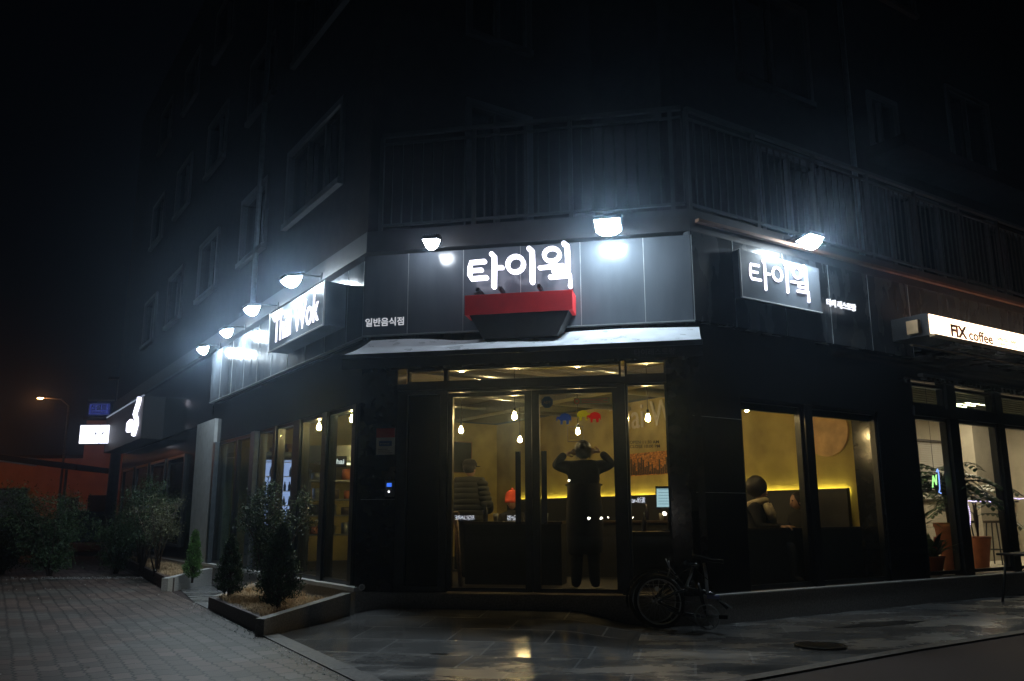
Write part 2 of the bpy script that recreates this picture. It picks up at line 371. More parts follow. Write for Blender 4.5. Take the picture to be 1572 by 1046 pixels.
    fm = t.nodes.new('ShaderNodeMath'); fm.operation = 'MULTIPLY'; fm.inputs[1].default_value = 0.35; L.new(fine.outputs[0], fm.inputs[0]); L.new(fm.outputs[0], add.inputs[1])
    L.new(add.outputs[0], bump.inputs['Height']); L.new(bump.outputs[0], b.inputs['Normal'])
    m2 = t.nodes.new('ShaderNodeMix'); m2.data_type = 'RGBA'; m2.blend_type = 'MULTIPLY'; m2.inputs[0].default_value = 0.75
    cr = t.nodes.new('ShaderNodeValToRGB'); cr.color_ramp.elements[0].position = 0.3; cr.color_ramp.elements[0].color = (0.5, 0.5, 0.5, 1); cr.color_ramp.elements[1].position = 0.65
    L.new(big.outputs[0], cr.inputs[0]); L.new(colr, m2.inputs[6]); L.new(cr.outputs[0], m2.inputs[7]); L.new(m2.outputs[2], b.inputs['Base Color'])
    return m
M['pavers'] = nodes_ground('pavers'); M['slabs'] = nodes_ground('slabs')
M['slabs_wet'] = nodes_ground('slabs'); _t = M['slabs_wet'].node_tree
for _n in _t.nodes:
    if _n.type == 'MAP_RANGE': _n.inputs[3].default_value = 0.09; _n.inputs[4].default_value = 0.24; _n.inputs[1].default_value = .42; _n.inputs[2].default_value = .72
    if _n.type == 'BUMP': _n.inputs['Strength'].default_value = 0.10
    if _n.type == 'BSDF_PRINCIPLED': _n.inputs['Specular IOR Level'].default_value = 1.0
def sheet(name, poly, z, m, kind='structure'):
    mb = MB(); mb.v = []; n = len(poly)
    a = sum(poly[i][0] * poly[(i + 1) % n][1] - poly[(i + 1) % n][0] * poly[i][1] for i in range(n))
    if a < 0: poly = poly[::-1]
    me = bpy.data.meshes.new(name); me.from_pydata([(p[0], p[1], z) for p in poly], [], [list(range(n))]); me.materials.append(M[m])
    o = bpy.data.objects.new(name, me); COL.objects.link(o); o['kind'] = kind; return o
sheet('ground', [(-90, -60), (90, -60), (90, 140), (-90, 140)], -0.012, 'asphalt')
def cpt(x, y): p = FC @ Vector((x, y, 0)); return (p.x, p.y)
def apt(x, y): p = FA @ Vector((x, y, 0)); return (p.x, p.y)
def bpt(x, y): p = FB @ Vector((x, y, 0)); return (p.x, p.y)
# brick sidewalk at the left; its right edge runs beside the planters and down past the camera
sheet('sidewalk', [(-0.9, 5.9), (-0.2, 4.0), (-0.2, -2), (-16, -2), (-16, 30), (-12.9, 30), (-9.2, 20.4), (-4.28, 11.9)], 0.0, 'pavers')
# forecourt slabs between sidewalk, shop step and road
sheet('forecourt', [(-0.2, 4.0), (-0.9, 5.9), (-4.28, 11.9), (-5.7, 14.9), apt(-7.5, 0.3), (L0.x, L0.y + 0.3), (R0.x, R0.y + .3), cpt(16, .3), cpt(16, -2.3), (3.38, 7.71), (1.63, 6.41), (0.4, 5.5)], 0.0, 'slabs')
M['water'] = mat('water', (0.05, 0.052, 0.055), 0.17, 0, 0.3, 4, 0.10, 9, rvar=0.07, spec=1.0, stretch=(1, 2.2, 1))
def puddle(cx, cy, rx, ry, ang, seed, n=56):
    rr = random.Random(seed); ph = [rr.uniform(0, 6.28) for _ in range(5)]; pts = []
    for i in range(n):
        a = 2 * math.pi * i / n; k = 1 + .16 * math.sin(2 * a + ph[0]) + .12 * math.sin(3 * a + ph[1]) + .09 * math.sin(5 * a + ph[2]) + .06 * math.sin(9 * a + ph[3]) + .04 * math.sin(14 * a + ph[4])
        x, y = rx * k * math.cos(a), ry * k * math.sin(a); pts.append((cx + x * math.cos(ang) - y * math.sin(ang), cy + x * math.sin(ang) + y * math.cos(ang)))
    sheet('puddle', pts, 0.0035, 'water')
puddle(-.35, 7.55, .28, .10, .1, 3); puddle(.55, 7.35, .20, .07, .0, 4); puddle(3.9, 9.4, .6, .12, .5, 5)
# the wet apron falls away from the step in front of the doors
ap = MB(FB); nx, ny = 60, 24; vs = []; fs = []
for j in range(ny + 1):
    for i in range(nx + 1):
        d = 2.35 * j / ny; xl = max(-.32, -.30 + (d - 1.45) * .92); x = xl + (3.3 - xl) * i / nx
        sd = max(0, min(1, (x - xl) / .8)) * max(0, min(1, (3.2 - x) / .7)); sd = sd * sd * (3 - 2 * sd)
        h = .125 * max(0, 1 - d / 2.3); vs.append((x, -d - .002, .0035 + h * sd - (.006 if i in (0, nx) or j == ny else 0)))
for j in range(ny):
    for i in range(nx): a = j * (nx + 1) + i; fs.append([a, a + nx + 1, a + nx + 2, a + 1])
ap.add(vs, fs, True); o = ap.build('apron', 'slabs_wet'); o['kind'] = 'structure'; o.name = 'pavement'
road_k = MB()
ke = [Vector((0.35, 5.42, 0)), Vector((1.63, 6.41, 0)), Vector((3.38, 7.71, 0)), Vector((5.16, 8.93, 0)), Vector((11.6, 13.2, 0))]
for a, b_ in zip(ke, ke[1:]):
    d = (b_ - a).normalized(); n_ = Vector((d.y, -d.x, 0))
    L_ = (b_ - a).length; k = max(1, round(L_ / 1.0))
    for i in range(k):
        p = a + d * (L_ * i / k + .004); q = a + d * (L_ * (i + 1) / k - .004)
        road_k.prism([(p.x, p.y), (q.x, q.y), (q.x + n_.x * .12, q.y + n_.y * .12), (p.x + n_.x * .12, p.y + n_.y * .12)], -0.018, 0.004)
M['kerb_stone'] = mat('kerb_stone', (.11, .105, .10), .7, 0, .35, 30, .3, 80)
struct(road_k.build('kerb', 'kerb_stone'))
ks = MB(); a = Vector((-0.86, 5.83, 0)); b_ = Vector((-4.28, 11.9, 0)); d = (b_ - a).normalized(); n_ = Vector((d.y, -d.x, 0))
for i in range(7):
    p = a + d * (i * .995 + .004); q = a + d * ((i + 1) * .995 - .004)
    ks.prism([(p.x, p.y), (q.x, q.y), (q.x + n_.x * .17, q.y + n_.y * .17), (p.x + n_.x * .17, p.y + n_.y * .17)], -0.02, 0.010)
struct(ks.build('kerb_strip', mat('strip_stone', (.16, .16, .16), .65, 0, .3, 30, .3, 80)))
# manhole
mh = thing('manhole_cover', 'round cast iron manhole cover set in the forecourt slabs', 'manhole cover', T(2.70, 7.83, 0.0))
MB(T(2.70, 7.83, 0)).disc((0, 0, .004), (0, 0, 1), .205, .012, 40).build('cover', 'black_matte', mh)
g = MB(T(2.70, 7.83, 0)).ring((0, 0, .010), (0, 0, 1), .215, .009, 40, 6)
g.build('rim', 'dark_frame', mh)
g = MB(T(2.70, 7.83, 0))
for i in range(-5, 6):
    hw = math.sqrt(max(0, .19 ** 2 - (i * .034) ** 2))
    k = int(hw / .03)
    for j in range(-k, k + 1): g.box(i * .034 - .011, i * .034 + .011, j * .03 - .009, j * .03 + .009, .0102, .0145)
g.build('tread', 'dark_frame', mh)

# ------------------------------------------------------------------ building
bld = thing('corner_building', 'dark corner building with a black glazed restaurant on its ground floor', 'building', Matrix.Translation(L0))
def BX(fr, name, m, *boxes, bev=0.0):
    mb = MB(fr)
    for b in boxes: mb.box(*b, bev=bev)
    return mb.build(name, m, bld)
def wpt(fr, x, y): p = fr @ Vector((x, y, 0)); return (p.x, p.y)
# step / plinth under everything, and the room floor on it
stp = MB(); stp.prism([wpt(FA, -19, 0), (L0.x, L0.y), (R0.x, R0.y), wpt(FC, 16, 0), wpt(FC, 16, 12), wpt(FA, -19, 7)], -0.02, 0.29)
stp.build('step', 'granite', bld)
sl = MB(FA); sl.box(-7.0, -.02, -.012, .2, .2902, .335); sl.build('window_sill', 'granite_pale', bld)
sl = MB(FC); sl.box(.0, 16, -.012, .10, .2902, .303); sl.build('window_sill', 'granite_pale', bld)
fl = MB(); fl.prism([wpt(FA, -6.9, .25), wpt(FB, .1, .25), wpt(FB, 3.84, .25), wpt(FC, 3.5, .25), wpt(FC, 3.5, 9.8), wpt(FA, -6.9, 6)], .2905, .296)
fl.build('room_floor', 'int_floor', bld)
# black stone piers and walls, ground floor  (wall face 0.10 behind the step edge)
BX(FB, 'pier', 'black_stone', (-.04, .42, .08, .40, .2901, 2.87))
BX(FB, 'pier', 'black_stone', (3.60, 3.97, .08, .40, .2901, 2.87))
BX(FA, 'pier', 'black_stone', (-.30, -.06, .09, .40, .336, 2.50))
BX(FC, 'pier', 'black_stone', (-.03, .78, .09, .42, .304, 2.48))
BX(FC, 'pier', 'black_stone', (3.45, 4.30, .09, .5, .304, 3.0))
BX(FB, 'lintel', 'black_stone', (-.04, 3.97, .07, .42, 2.871, 3.29))
BX(FA, 'lintel', 'black_stone', (-7.2, -.05, .08, .42, 2.501, 3.29))
BX(FC, 'lintel', 'black_stone', (-.02, 3.449, .08, .42, 2.481, 3.29))
BX(FC, 'lintel', 'black_stone', (3.45, 16, .08, .5, 3.001, 3.6))
# stone joints seen as fine pale lines on the piers
BX(FC, 'pier_joint', 'joint', (.0, .78, .087, .091, 1.38, 1.384))
BX(FC, 'pier_joint', 'joint', (.0, .78, .087, .091, 2.22, 2.224))
BX(FB, 'pier_joint', 'joint', (0, .42, .077, .081, 1.33, 1.334))
# conduits, drain pipe and air conditioners on the upper walls
MB(FA).tube([(-4.9, .04, 4.65), (-4.9, .04, 13.9)], .045, 10).build('drain_pipe', 'grey_frame', bld)
MB(FC).tube([(5.2, 1.24, 4.65), (5.2, 1.24, 13.9)], .045, 10).build('drain_pipe', 'grey_frame', bld)
# fascia of tall grey metal panels
def fascia(fr, xs, z0, z1, nm='fascia_panel', m='panel_grey', y0=0.0, y1=.1):
    for a, b in zip(xs, xs[1:]):
        BX(fr, nm, m, (a + .004, b - .004, y0, y1, z0, z1))
        mb = MB(fr); mb.box(b - .0035, b + .0035, y0 - .004, y0 + .03, z0, z1); mb.build('panel_joint', 'joint', bld)
fascia(FB, [-.02, .553, 1.247, 1.95, 2.665, 3.40, 3.95], 3.295, 4.30)
fascia(FA, [-7.25, -6.55, -5.8, -5.05, -4.3, -3.55, -2.8, -2.05, -1.3, -.55, -.04], 3.295, 4.25)
fascia(FC, [-.01, .7, 1.6, 2.5, 3.35, 4.3], 3.295, 4.35, m='black_panel')
BX(FC, 'fascia_panel', 'black_panel', (4.31, 16, .0, .079, 3.5, 4.35))
BX(FB, 'fascia_trim', 'joint', (-.02, 3.95, -.006, .06, 3.283, 3.293))
BX(FA, 'fascia_trim', 'joint', (-7.25, -.03, -.006, .06, 3.283, 3.293))
mb = MB(FC); mb.box(-.01, 16, -.16, -.10, 4.41, 4.45); mb.build('gutter', mat('copper_brown', (0.12, 0.06, 0.035), 0.5, 0.3), bld)
# slab over the ground floor and terrace behind the railing
slab = MB(); slab.prism([wpt(FA, -19, .0), (L0.x, L0.y), (R0.x, R0.y), wpt(FC, 16, 0), wpt(FC, 16, 12), wpt(FA, -19, 7)], 4.352, 4.62)
slab.build('terrace_slab', 'slab_dark', bld)
# window joinery helpers
def window(fr, x0, x1, z0, z1, y=.20, fw=.05, gm='glass', fm='dark_frame', name='shop_window', dep=.08):
    mb = MB(fr)
    mb.box(x0 - fw, x0, y - dep / 2, y + dep / 2, z0 - fw, z1 + fw); mb.box(x1, x1 + fw, y - dep / 2, y + dep / 2, z0 - fw, z1 + fw)
    mb.box(x0, x1, y - dep / 2, y + dep / 2, z0 - fw, z0); mb.box(x0, x1, y - dep / 2, y + dep / 2, z1, z1 + fw)
    f = mb.build(name, fm, bld)
    g = MB(fr); g.box(x0, x1, y - .005, y + .005, z0, z1); g.build('glass_pane', gm, f)
    return f
for a, b in [(.46, 1.22), (1.47, 2.24), (2.61, 3.31), (3.52, 4.20), (4.52, 5.48), (5.585, 6.60)]:
    window(FA, -b, -a, .385, 2.45, y=.13, gm='glass_side', fw=.048)
for a, b in [(.301, .41), (1.27, 1.42), (2.29, 2.56), (3.36, 3.47)]:
    BX(FA, 'window_post', 'dark_frame', (-b, -a, .06, .22, .336, 2.4995))
BX(FA, 'window_post', 'grey_frame', (-4.47, -4.25, .01, .22, .336, 2.4995), bev=.004)
BX(FA, 'window_post', 'grey_frame', (-6.80, -6.65, .01, .22, .336, 2.4995), bev=.004)
# pale end wall beyond the windows
BX(FA, 'end_wall', 'plaster_grey', (-8.15, -6.81, .02, .4, .2901, 2.95))
# B: dark fixed pane, doors, side light, transoms
f = MB(FB); f.box(.421, .54, .10, .22, .291, 2.61); f.box(.95, 1.04, .10, .22, .291, 2.61); f.box(.54, .95, .10, .22, .291, .35); f.box(.54, .95, .10, .22, 2.56, 2.61)
f = f.build('fixed_panel', 'dark_frame', bld); g = MB(FB); g.box(.54, .95, .15, .17, .35, 2.56); g.build('dark_panel', 'dark_pane', f)
BX(FB, 'door_post', 'dark_frame', (3.045, 3.13, .09, .23, .291, 2.61), (1.041, 3.0449, .09, .23, 2.575, 2.61))
def door(x0, x1, gx0, gx1, hx):
    mb = MB(FB); mb.box(x0, gx0, .12, .19, .300, 2.570); mb.box(gx1, x1, .12, .19, .300, 2.570); mb.box(gx0, gx1, .12, .19, .300, .345); mb.box(gx0, gx1, .12, .19, 2.52, 2.570)
    d = mb.build('glass_door', 'dark_frame', bld)
    g = MB(FB); g.box(gx0, gx1, .150, .160, .345, 2.52); g.build('glass_pane', 'glass', d)
    h = MB(FB)
    h.box(hx - .032, hx + .032, .035, .05, 1.05, 1.86, bev=.004); h.box(hx - .01, hx + .01, .05, .12, 1.15, 1.17); h.box(hx - .01, hx + .01, .05, .12, 1.74, 1.76)
    h.build('handle', 'black_gloss', d); return d
door(1.042, 2.045, 1.10, 1.965, 1.90); door(2.050, 3.043, 2.135, 2.985, 2.20)
window(FB, 3.16, 3.575, .40, 2.585, fw=.028, y=.16)
BX(FB, 'header', 'dark_frame', (.42, 3.599, .08, .24, 2.6115, 2.69))
for a, b in [(.555, .985), (1.034, 3.067), (3.158, 3.575)]:
    window(FB, a, b, 2.72, 2.845, fw=.024, y=.16, name='transom_window')
# C windows
window(FC, .83, 1.87, .36, 2.44, fw=.045, y=.16); window(FC, 2.12, 3.40, .36, 2.44, fw=.045, y=.16)
BX(FC, 'window_post', 'dark_frame', (1.92, 2.07, .08, .24, .304, 2.48))
# faint steel blind box over the C windows
BX(FC, 'blind_box', 'dark_frame', (.84, 1.86, .175, .24, 2.36, 2.44), (2.14, 3.39, .175, .24, 2.36, 2.44))
for a, b in [(4.37, 5.12), (5.45, 6.47), (6.75, 7.75), (8.05, 9.1), (9.4, 10.4), (10.7, 11.8)]:
    window(FC, a, b, .38, 2.45, fw=.045, y=.16); window(FC, a, b, 2.68, 2.93, fw=.045, y=.16, name='transom_window', gm='glass_side')
    BX(FC, 'window_post', 'dark_frame', (b + .047, b + (.285 if b < 5.2 else .235), .08, .24, .304, 3.0))
BX(FC, 'header', 'dark_frame', (4.301, 12.1, .07, .25, 2.50, 2.63)) 
BX(FC, 'canopy_edge', 'black_panel', (4.31, 16, -.55, .079, 3.40, 3.44))
# upper floors
def upwall(fr, name, x0, x1, y0, y1, z0, z1, wins, m='wall_upper'):
    """wall with real openings in it: strips around the windows"""
    xs = sorted(set([x0, x1] + [w_[0] for w_ in wins] + [w_[1] for w_ in wins]))
    mb = MB(fr)
    for a, b in zip(xs, xs[1:]):
        mid = (a + b) / 2; zz = sorted([(w_[2], w_[3]) for w_ in wins if w_[0] < mid < w_[1]]); z = z0
        for lo, hi in zz:
            mb.box(a, b, y0, y1, z, lo); z = hi
        mb.box(a, b, y0, y1, z, z1)
    return mb.build(name, m, bld)
def upframe(fr, x0, x1, z0, z1, y, mul=1):
    mb = MB(fr); t = .09
    mb.box(x0 - t, x1 + t, y - .05, y + .06, z1, z1 + t * 1.1); mb.box(x0 - t, x0, y - .05, y + .06, z0, z1); mb.box(x1, x1 + t, y - .05, y + .06, z0, z1); mb.box(x0 - t, x1 + t, y - .09, y + .06, z0 - t, z0)
    for i in range(mul):
        xm = x0 + (x1 - x0) * (i + 1) / (mul + 1); mb.box(xm - .035, xm + .035, y + .02, y + .09, z0, z1)
    f = mb.build('upper_window', 'stone_trim', bld)
    g = MB(fr); g.box(x0, x1, y + .10, y + .12, z0, z1); g.build('glass_pane', 'dark_pane', f)
wa = []
for fl_ in range(3):
    z = 5.75 + 2.85 * fl_
    for x in (-3.5, -6.1, -9.3, -12.4, -15.4): wa.append((x + .1, x + (2.3 if x == -3.5 else 1.5), z, z + 1.15))
upwall(FA, 'upper_wall', -19, -.02, .10, .35, 4.621, 14, wa)
for q in wa: upframe(FA, q[0], q[1], q[2], q[3], .10, 2 if q[1] - q[0] > 2 else 1)
wb_ = [(-1.29, -.35, 4.75, 6.75), (-1.29, -.35, 7.9, 9.5), (-1.29, -.35, 10.8, 12.3)]
upwall(FC, 'upper_wall', -2.77, .9, 2.80, 3.05, 4.621, 14, wb_)
for q in wb_: upframe(FC, q[0], q[1], q[2], q[3], 2.80, 1)
wc_ = [(2.9, 4.3, 4.75, 6.6), (6.2, 7.6, 4.75, 6.6), (2.6, 4.2, 7.7, 9.3), (5.9, 6.6, 7.4, 8.3), (8.5, 9.9, 7.6, 9.2), (2.6, 4.2, 10.5, 12.1), (6.4, 7.6, 10.5, 12.1), (9.4, 10.8, 4.75, 6.6)]
upwall(FC, 'upper_wall', 1.16, 16, 1.30, 1.55, 4.621, 14, wc_)
for q in wc_: upframe(FC, q[0], q[1], q[2], q[3], 1.30, 1)
BX(FC, 'upper_wall', 'wall_upper', (.901, 1.15, 1.30, 3.04, 4.621, 14))
BX(FC, 'roof_slab', 'wall_upper', (-2.7, 16, 1.1, 9, 14.01, 14.25))
BX(FC, 'balcony_slab', 'wall_upper', (5.6, 10.5, .55, 1.295, 7.05, 7.25))
# balcony railing, one part per run
def railing(fr, x0, x1, y=.04, z0=4.622, z1=5.93, step=.13):
    mb = MB(fr)
    mb.box(x0, x1, y - .03, y + .03, z1 - .05, z1, bev=.005); mb.box(x0, x1, y - .015, y + .015, z1 - .16, z1 - .13); mb.box(x0, x1, y - .02, y + .02, z0 + .06, z0 + .09)
    n = int((x1 - x0) / step)
    for i in range(n + 1):
        x = x0 + (x1 - x0) * i / n
        if i % 9 == 0: mb.box(x - .025, x + .025, y - .024, y + .024, z0, z1 - .052)
        else: mb.box(x - .009, x + .009, y - .009, y + .009, z0 + .091, z1 - .161)
    mb.build('railing', 'black_matte', bld)
railing(FB, .16, 3.90); railing(FC, .06, 12)
# interior shell
MB(PW).box(-10, -.2, 0, .15, .2965, 3.2).build('party_wall', 'plaster_yel', bld)
MB(PW).box(-9.95, -9.8, -6.25, -.001, .2965, 3.2).build('back_wall', 'plaster_yel', bld)
def sheer(name, col):
    m = bpy.data.materials.new(name); m.use_nodes = True; t = m.node_tree; t.nodes.clear()
    o = t.nodes.new('ShaderNodeOutputMaterial'); a = t.nodes.new('ShaderNodeBsdfTranslucent'); b = t.nodes.new('ShaderNodeBsdfDiffuse'); c = t.nodes.new('ShaderNodeBsdfTransparent')
    a.inputs[0].default_value = col + (1,); b.inputs[0].default_value = col + (1,); c.inputs[0].default_value = col + (1,)
    x = t.nodes.new('ShaderNodeMixShader'); y = t.nodes.new('ShaderNodeMixShader'); x.inputs[0].default_value = .3; y.inputs[0].default_value = .45
    t.links.new(a.outputs[0], x.inputs[1]); t.links.new(b.outputs[0], x.inputs[2]); t.links.new(x.outputs[0], y.inputs[1]); t.links.new(c.outputs[0], y.inputs[2]); t.links.new(y.outputs[0], o.inputs[0]); return m
M['film_blue'] = sheer('film_blue', (.10, .25, .85)); M['film_red'] = sheer('film_red', (.9, .06, .05)); M['film_yellow'] = sheer('film_yellow', (.75, .8, .06)); M['film_grey'] = sheer('film_grey', (.35, .35, .33))
cl = MB(); cl.prism([wpt(FA, -6.9, .43), wpt(FB, .2, .43), wpt(FB, 3.8, .43), wpt(FC, 3.45, .43), wpt(FC, 3.45, 9.8), wpt(FA, -6.9, 6.2)], 3.21, 3.27)
cl.build('room_ceiling', 'ceiling', bld)
# beams and pipes under the ceiling
for i, (x, r) in enumerate([(-1.0, .05), (-2.2, .035), (-3.4, .07), (-5.2, .05), (-6.6, .035)]):
    MB(PW).tube([(x, -.02, 3.08), (x, -min(6.1, 3.1 - x), 3.08)], r, 10).build('ceiling_pipe', 'steel', bld)
MB(PW).box(-9.7, -.6, -2.3, -2.05, 2.98, 3.2).build('ceiling_duct', 'steel', bld)
# coffee shop shell
tb_ = MB(FC)
for i in range(9): tb_.box(4.32, 12, .33, .345, 2.66 + i * .034, 2.685 + i * .034)
tb_.build('transom_blind', 'column_beige', bld)
kb = MB(FC); kb.box(3.76, 3.9, .52, 3.6, .3, 3.3); kb.box(3.9, 13, 3.5, 3.6, .3, 3.3); kb.box(12.9, 13, .3, 3.5, .3, 3.3); kb.build('shop_wall', 'cream', bld)
MB(FC).box(3.9, 12.9, .3, 3.5, 3.12, 3.2).build('shop_ceiling', 'cream', bld)
MB(FC).box(3.9, 12.9, .3, 3.5, .2905, .297).build('shop_floor', 'column_beige', bld)
MB(FC).box(9.35, 10.0, 2.0, 2.5, .298, 3.119).build('column', 'column_beige', bld)
hb = MB(FC)
for r_ in range(11):
    for c_ in range(24):
        x = 3.92 + c_ * .37 + (.18 if r_ % 2 else 0)
        if x + .36 < 12.85: hb.box(x, x + .36, 3.05, 3.2, .298 + r_ * .1, .39 + r_ * .1)
hb.build('half_wall', 'column_beige', bld)
BX(FC, 'half_wall_top', 'darkwood', (3.92, 12.8, 3.0, 3.24, 1.40, 1.44))
bl = MB(FC)
for i in range(26): bl.box(4.0, 12.7, 3.38, 3.40, 1.46 + i * .045, 1.492 + i * .045)
bl.build('window_blind', 'blind', bld)
BX(FC, 'curtain_box', 'darkwood', (3.95, 12.75, 3.3, 3.42, 2.63, 2.67))

# ------------------------------------------------------------------ signs and lamps
# hand-lettered three-syllable sign, strokes given in metres from the lower left of the wide face
def px(pts): return [((x - 692) / 570 * 1.29, (455 - y) / 570 * 1.29 + .0) for x, y in pts]
STROKES = [
    ([(795, 274), (722, 276), (718, 300), (717, 345), (726, 364), (806, 362)], .030), ([(722, 320), (780, 319)], .026),
    ([(834, 238), (847, 250), (848, 300), (846, 412)], .034), ([(850, 312), (890, 313)], .026),
    ([(960 + 42 * math.cos(a * math.pi / 9), 300 + 42 * math.sin(a * math.pi / 9)) for a in range(19)], .028),
    ([(1032, 222), (1046, 234), (1048, 300), (1047, 400)], .034),
    ([(1149 + 40 * math.cos(a * math.pi / 9), 262 + 34 * math.sin(a * math.pi / 9)) for a in range(19)], .026),
    ([(1086, 328), (1205, 322)], .024), ([(1158, 326), (1156, 352)], .024), ([(1158, 352), (1216, 350)], .022),
    ([(1213, 208), (1228, 220), (1231, 290), (1230, 366)], .034), ([(1140, 380), (1243, 378), (1241, 434)], .028)]
def stroke_letters(fr, k, m, parent, depth=.05, th=.84):
    mb = MB(fr)
    for i, (pts, r) in enumerate(STROKES):
        q = [(x * k, z * k) for x, z in px(pts)]; r = r * k * th
        y0 = -depth - .0012 * i; y1 = .0
        closed = len(pts) == 19
        if closed: q = q[:-1]
        n = len(q); lft = []; rgt = []
        for j in range(n):
            a = Vector(q[(j - 1) % n] if closed or j else q[0]); b = Vector(q[(j + 1) % n] if closed or j < n - 1 else q[-1])
            t = (b - a).normalized(); nn = Vector((-t.y, t.x)); lft.append(Vector(q[j]) + nn * r); rgt.append(Vector(q[j]) - nn * r)
        if closed:
            for j in range(n):
                e = (j + 1) % n
                mb.add([(p[0], y, p[1]) for y in (y0, y1) for p in (lft[j], lft[e], rgt[e], rgt[j])], [[0, 1, 2, 3], [4, 7, 6, 5], [0, 4, 5, 1], [3, 2, 6, 7]])
        else:
            cap0 = []; cap1 = []
            t0 = (Vector(q[0]) - Vector(q[1])).normalized(); t1 = (Vector(q[-1]) - Vector(q[-2])).normalized()
            for c_ in range(1, 6):
                a = math.pi * c_ / 6
                cap0.append(Vector(q[0]) + (lft[0] - Vector(q[0])) * -math.cos(a) + t0 * r * math.sin(a))
                cap1.append(Vector(q[-1]) + (lft[-1] - Vector(q[-1])) * math.cos(a) + t1 * r * math.sin(a))
            poly = rgt[:1] + cap0 + lft + cap1 + rgt[:0:-1]
            mb.face_prism([(p[0], p[1]) for p in poly], y0, y1)
    return mb.build('letters', m, parent)
M['letter_core'] = M['letters']
s = thing('letter_sign', 'big white lit Korean letters over the red box above the door', 'sign', FB @ T(1.33, -.22, 3.655))
stroke_letters(FB @ T(1.33, -.20, 3.655), 1.0, 'letters', s)
for x in (1.47, 1.74, 2.20, 2.56): MB(FB).box(x - .02, x + .02, -.199, -.001, 3.72, 3.76).build('bracket', 'dark_frame', s)
# wok shaped box: red rim, black bowl
s = thing('wok_sign', 'red rimmed black bowl shaped box under the lit letters', 'sign', FB @ T(1.98, -.2, 3.13))
mb = MB(FB); mb.box(1.345, 2.605, -.30, -.006, 3.41, 3.645, bev=.006); mb.build('rim', 'red_box', s)
mb = MB(FB); y0 = -.29; y1 = -.008
mb.face_prism([(1.40, 3.408), (1.56, 3.13), (2.42, 3.13), (2.56, 3.408)], y0, y1); mb.build('bowl', 'black_matte', s)
mb = MB(FB); mb.box(1.43, 1.54, -.2, -.01, 3.647, 3.70); mb.build('cable_box', 'black_matte', s)
# small words on the fascia
s = text("일반음식점", FB @ T(-.0 + .02, -.004, 3.40), .49, 'letters_paint_glow', 'letter_sign', depth=.008, bold=.012)
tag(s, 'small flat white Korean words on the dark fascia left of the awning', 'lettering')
# awning
aw = thing('awning', 'grey rain-wet fabric awning over the restaurant doors', 'awning', FB @ T(2, 0, 3.2))
mb = MB(FB); nx, ny = 48, 8; vs = []; fs = []
for j in range(ny + 1):
    v = j / ny
    for i in range(nx + 1):
        u = i / nx; x0_, x1_ = .10, 3.99
        x = x0_ + (x1_ - x0_) * u; x = x + (1 - u) * (-.03) * v
        sag = -.05 * math.sin(math.pi * v) * (0.5 + .5 * math.sin(u * 13)) * .9
        top = 3.215 + .014 * math.sin(u * 9 + 1) - .03 * math.exp(-((u - .3) / .1) ** 2)
        vs.append((x, -.005 - .745 * v, top + (2.915 - top) * v + sag))
n1 = len(vs)
vs += [(x, y, z - .006) for x, y, z in vs]
for j in range(ny):
    for i in range(nx):
        a = j * (nx + 1) + i; fs.append([a, a + nx + 1, a + nx + 2, a + 1]); fs.append([n1 + a, n1 + a + 1, n1 + a + nx + 2, n1 + a + nx + 1])
mb.add(vs, fs, True); mb.build('canopy', 'awning_cloth', aw)
mb = MB(FB); mb.box(.06, 4.0, -.79, -.75, 2.855, 2.905, bev=.006); mb.build('front_bar', 'grey_frame', aw)
mb = MB(FB); mb.box(.06, 4.0, -.762, -.755, 2.74, 2.854); vl = mb.build('valance', 'black_matte', aw)
text("타이레스토랑", FB @ T(3.30, -.763, 2.765), .42, 'letters_dim', 'letters', vl, depth=.003)
for x in (.3, 3.8):
    mb = MB(FB); mb.tube([(x, .06, 2.86), (x, -.35, 2.93), (x, -.75, 2.87)], .014, 8); mb.build('arm', 'dark_frame', aw)
# flood lamps on arms
def flood(fr, x, y, z, label, lens='lamp_lens', tilt=20, size=1.0, first=None):
    base = fr @ T(x, y, z)
    t = thing('flood_lamp', label, 'lamp', base, 'flood lamps lighting the shop fascia')
    a = MB(fr @ T(x, 0, z)); a.tube([(0, .0 + .02, .10), (0, -.04, .10), (0, y * .85, .085), (0, y, .05)], .010, 8); a.box(-.04, .04, -.012, .001, .05, .15); a.build('arm', 'dark_frame', t)
    hf = base @ Matrix.Rotation(rad(tilt), 4, 'X')
    h = MB(hf); h.box(-.112 * size, .112 * size, -.09 * size, .09 * size, .012, .05, bev=.006)
    h.box(-.12 * size, .12 * size, -.10 * size, .10 * size, .0505, .058)
    for i in range(7): h.box(-.09 + i * .03 - .002, -.09 + i * .03 + .002, -.05, .05, .0585, .074)
    h.build('housing', 'dark_frame', t)
    l = MB(hf); vs = []; fs = []
    for j in range(9):
        for i in range(9):
            u = i / 4 - 1; v = j / 4 - 1
            vs.append((u * .105 * size, v * .085 * size, .011 - .125 * max(0, 1 - u * u) ** .5 * max(0, 1 - v * v) ** .5))
    for j in range(8):
        for i in range(8): a_ = j * 9 + i; fs.append([a_, a_ + 9, a_ + 10, a_ + 1])
    l.add(vs, fs, True); l.build('lens', lens, t)
    return t
flood(FB, .94, -.33, 4.33, 'small flood lamp over the fascia left of the red box', 'lamp_lens_dim', 10, .85)
flood(FB, 3.03, -.38, 4.34, 'bright flood lamp over the fascia right of the lit letters', 'lamp_lens', -18, 1.35)
flood(FA, -1.536, -.42, 4.31, 'flood lamp above the near end of the white English letters', 'lamp_lens_street', 12, 1.25)
flood(FA, -3.39, -.40, 4.29, 'flood lamp just beyond the far end of the white lit sign', 'lamp_lens_street', 10, 1.1)
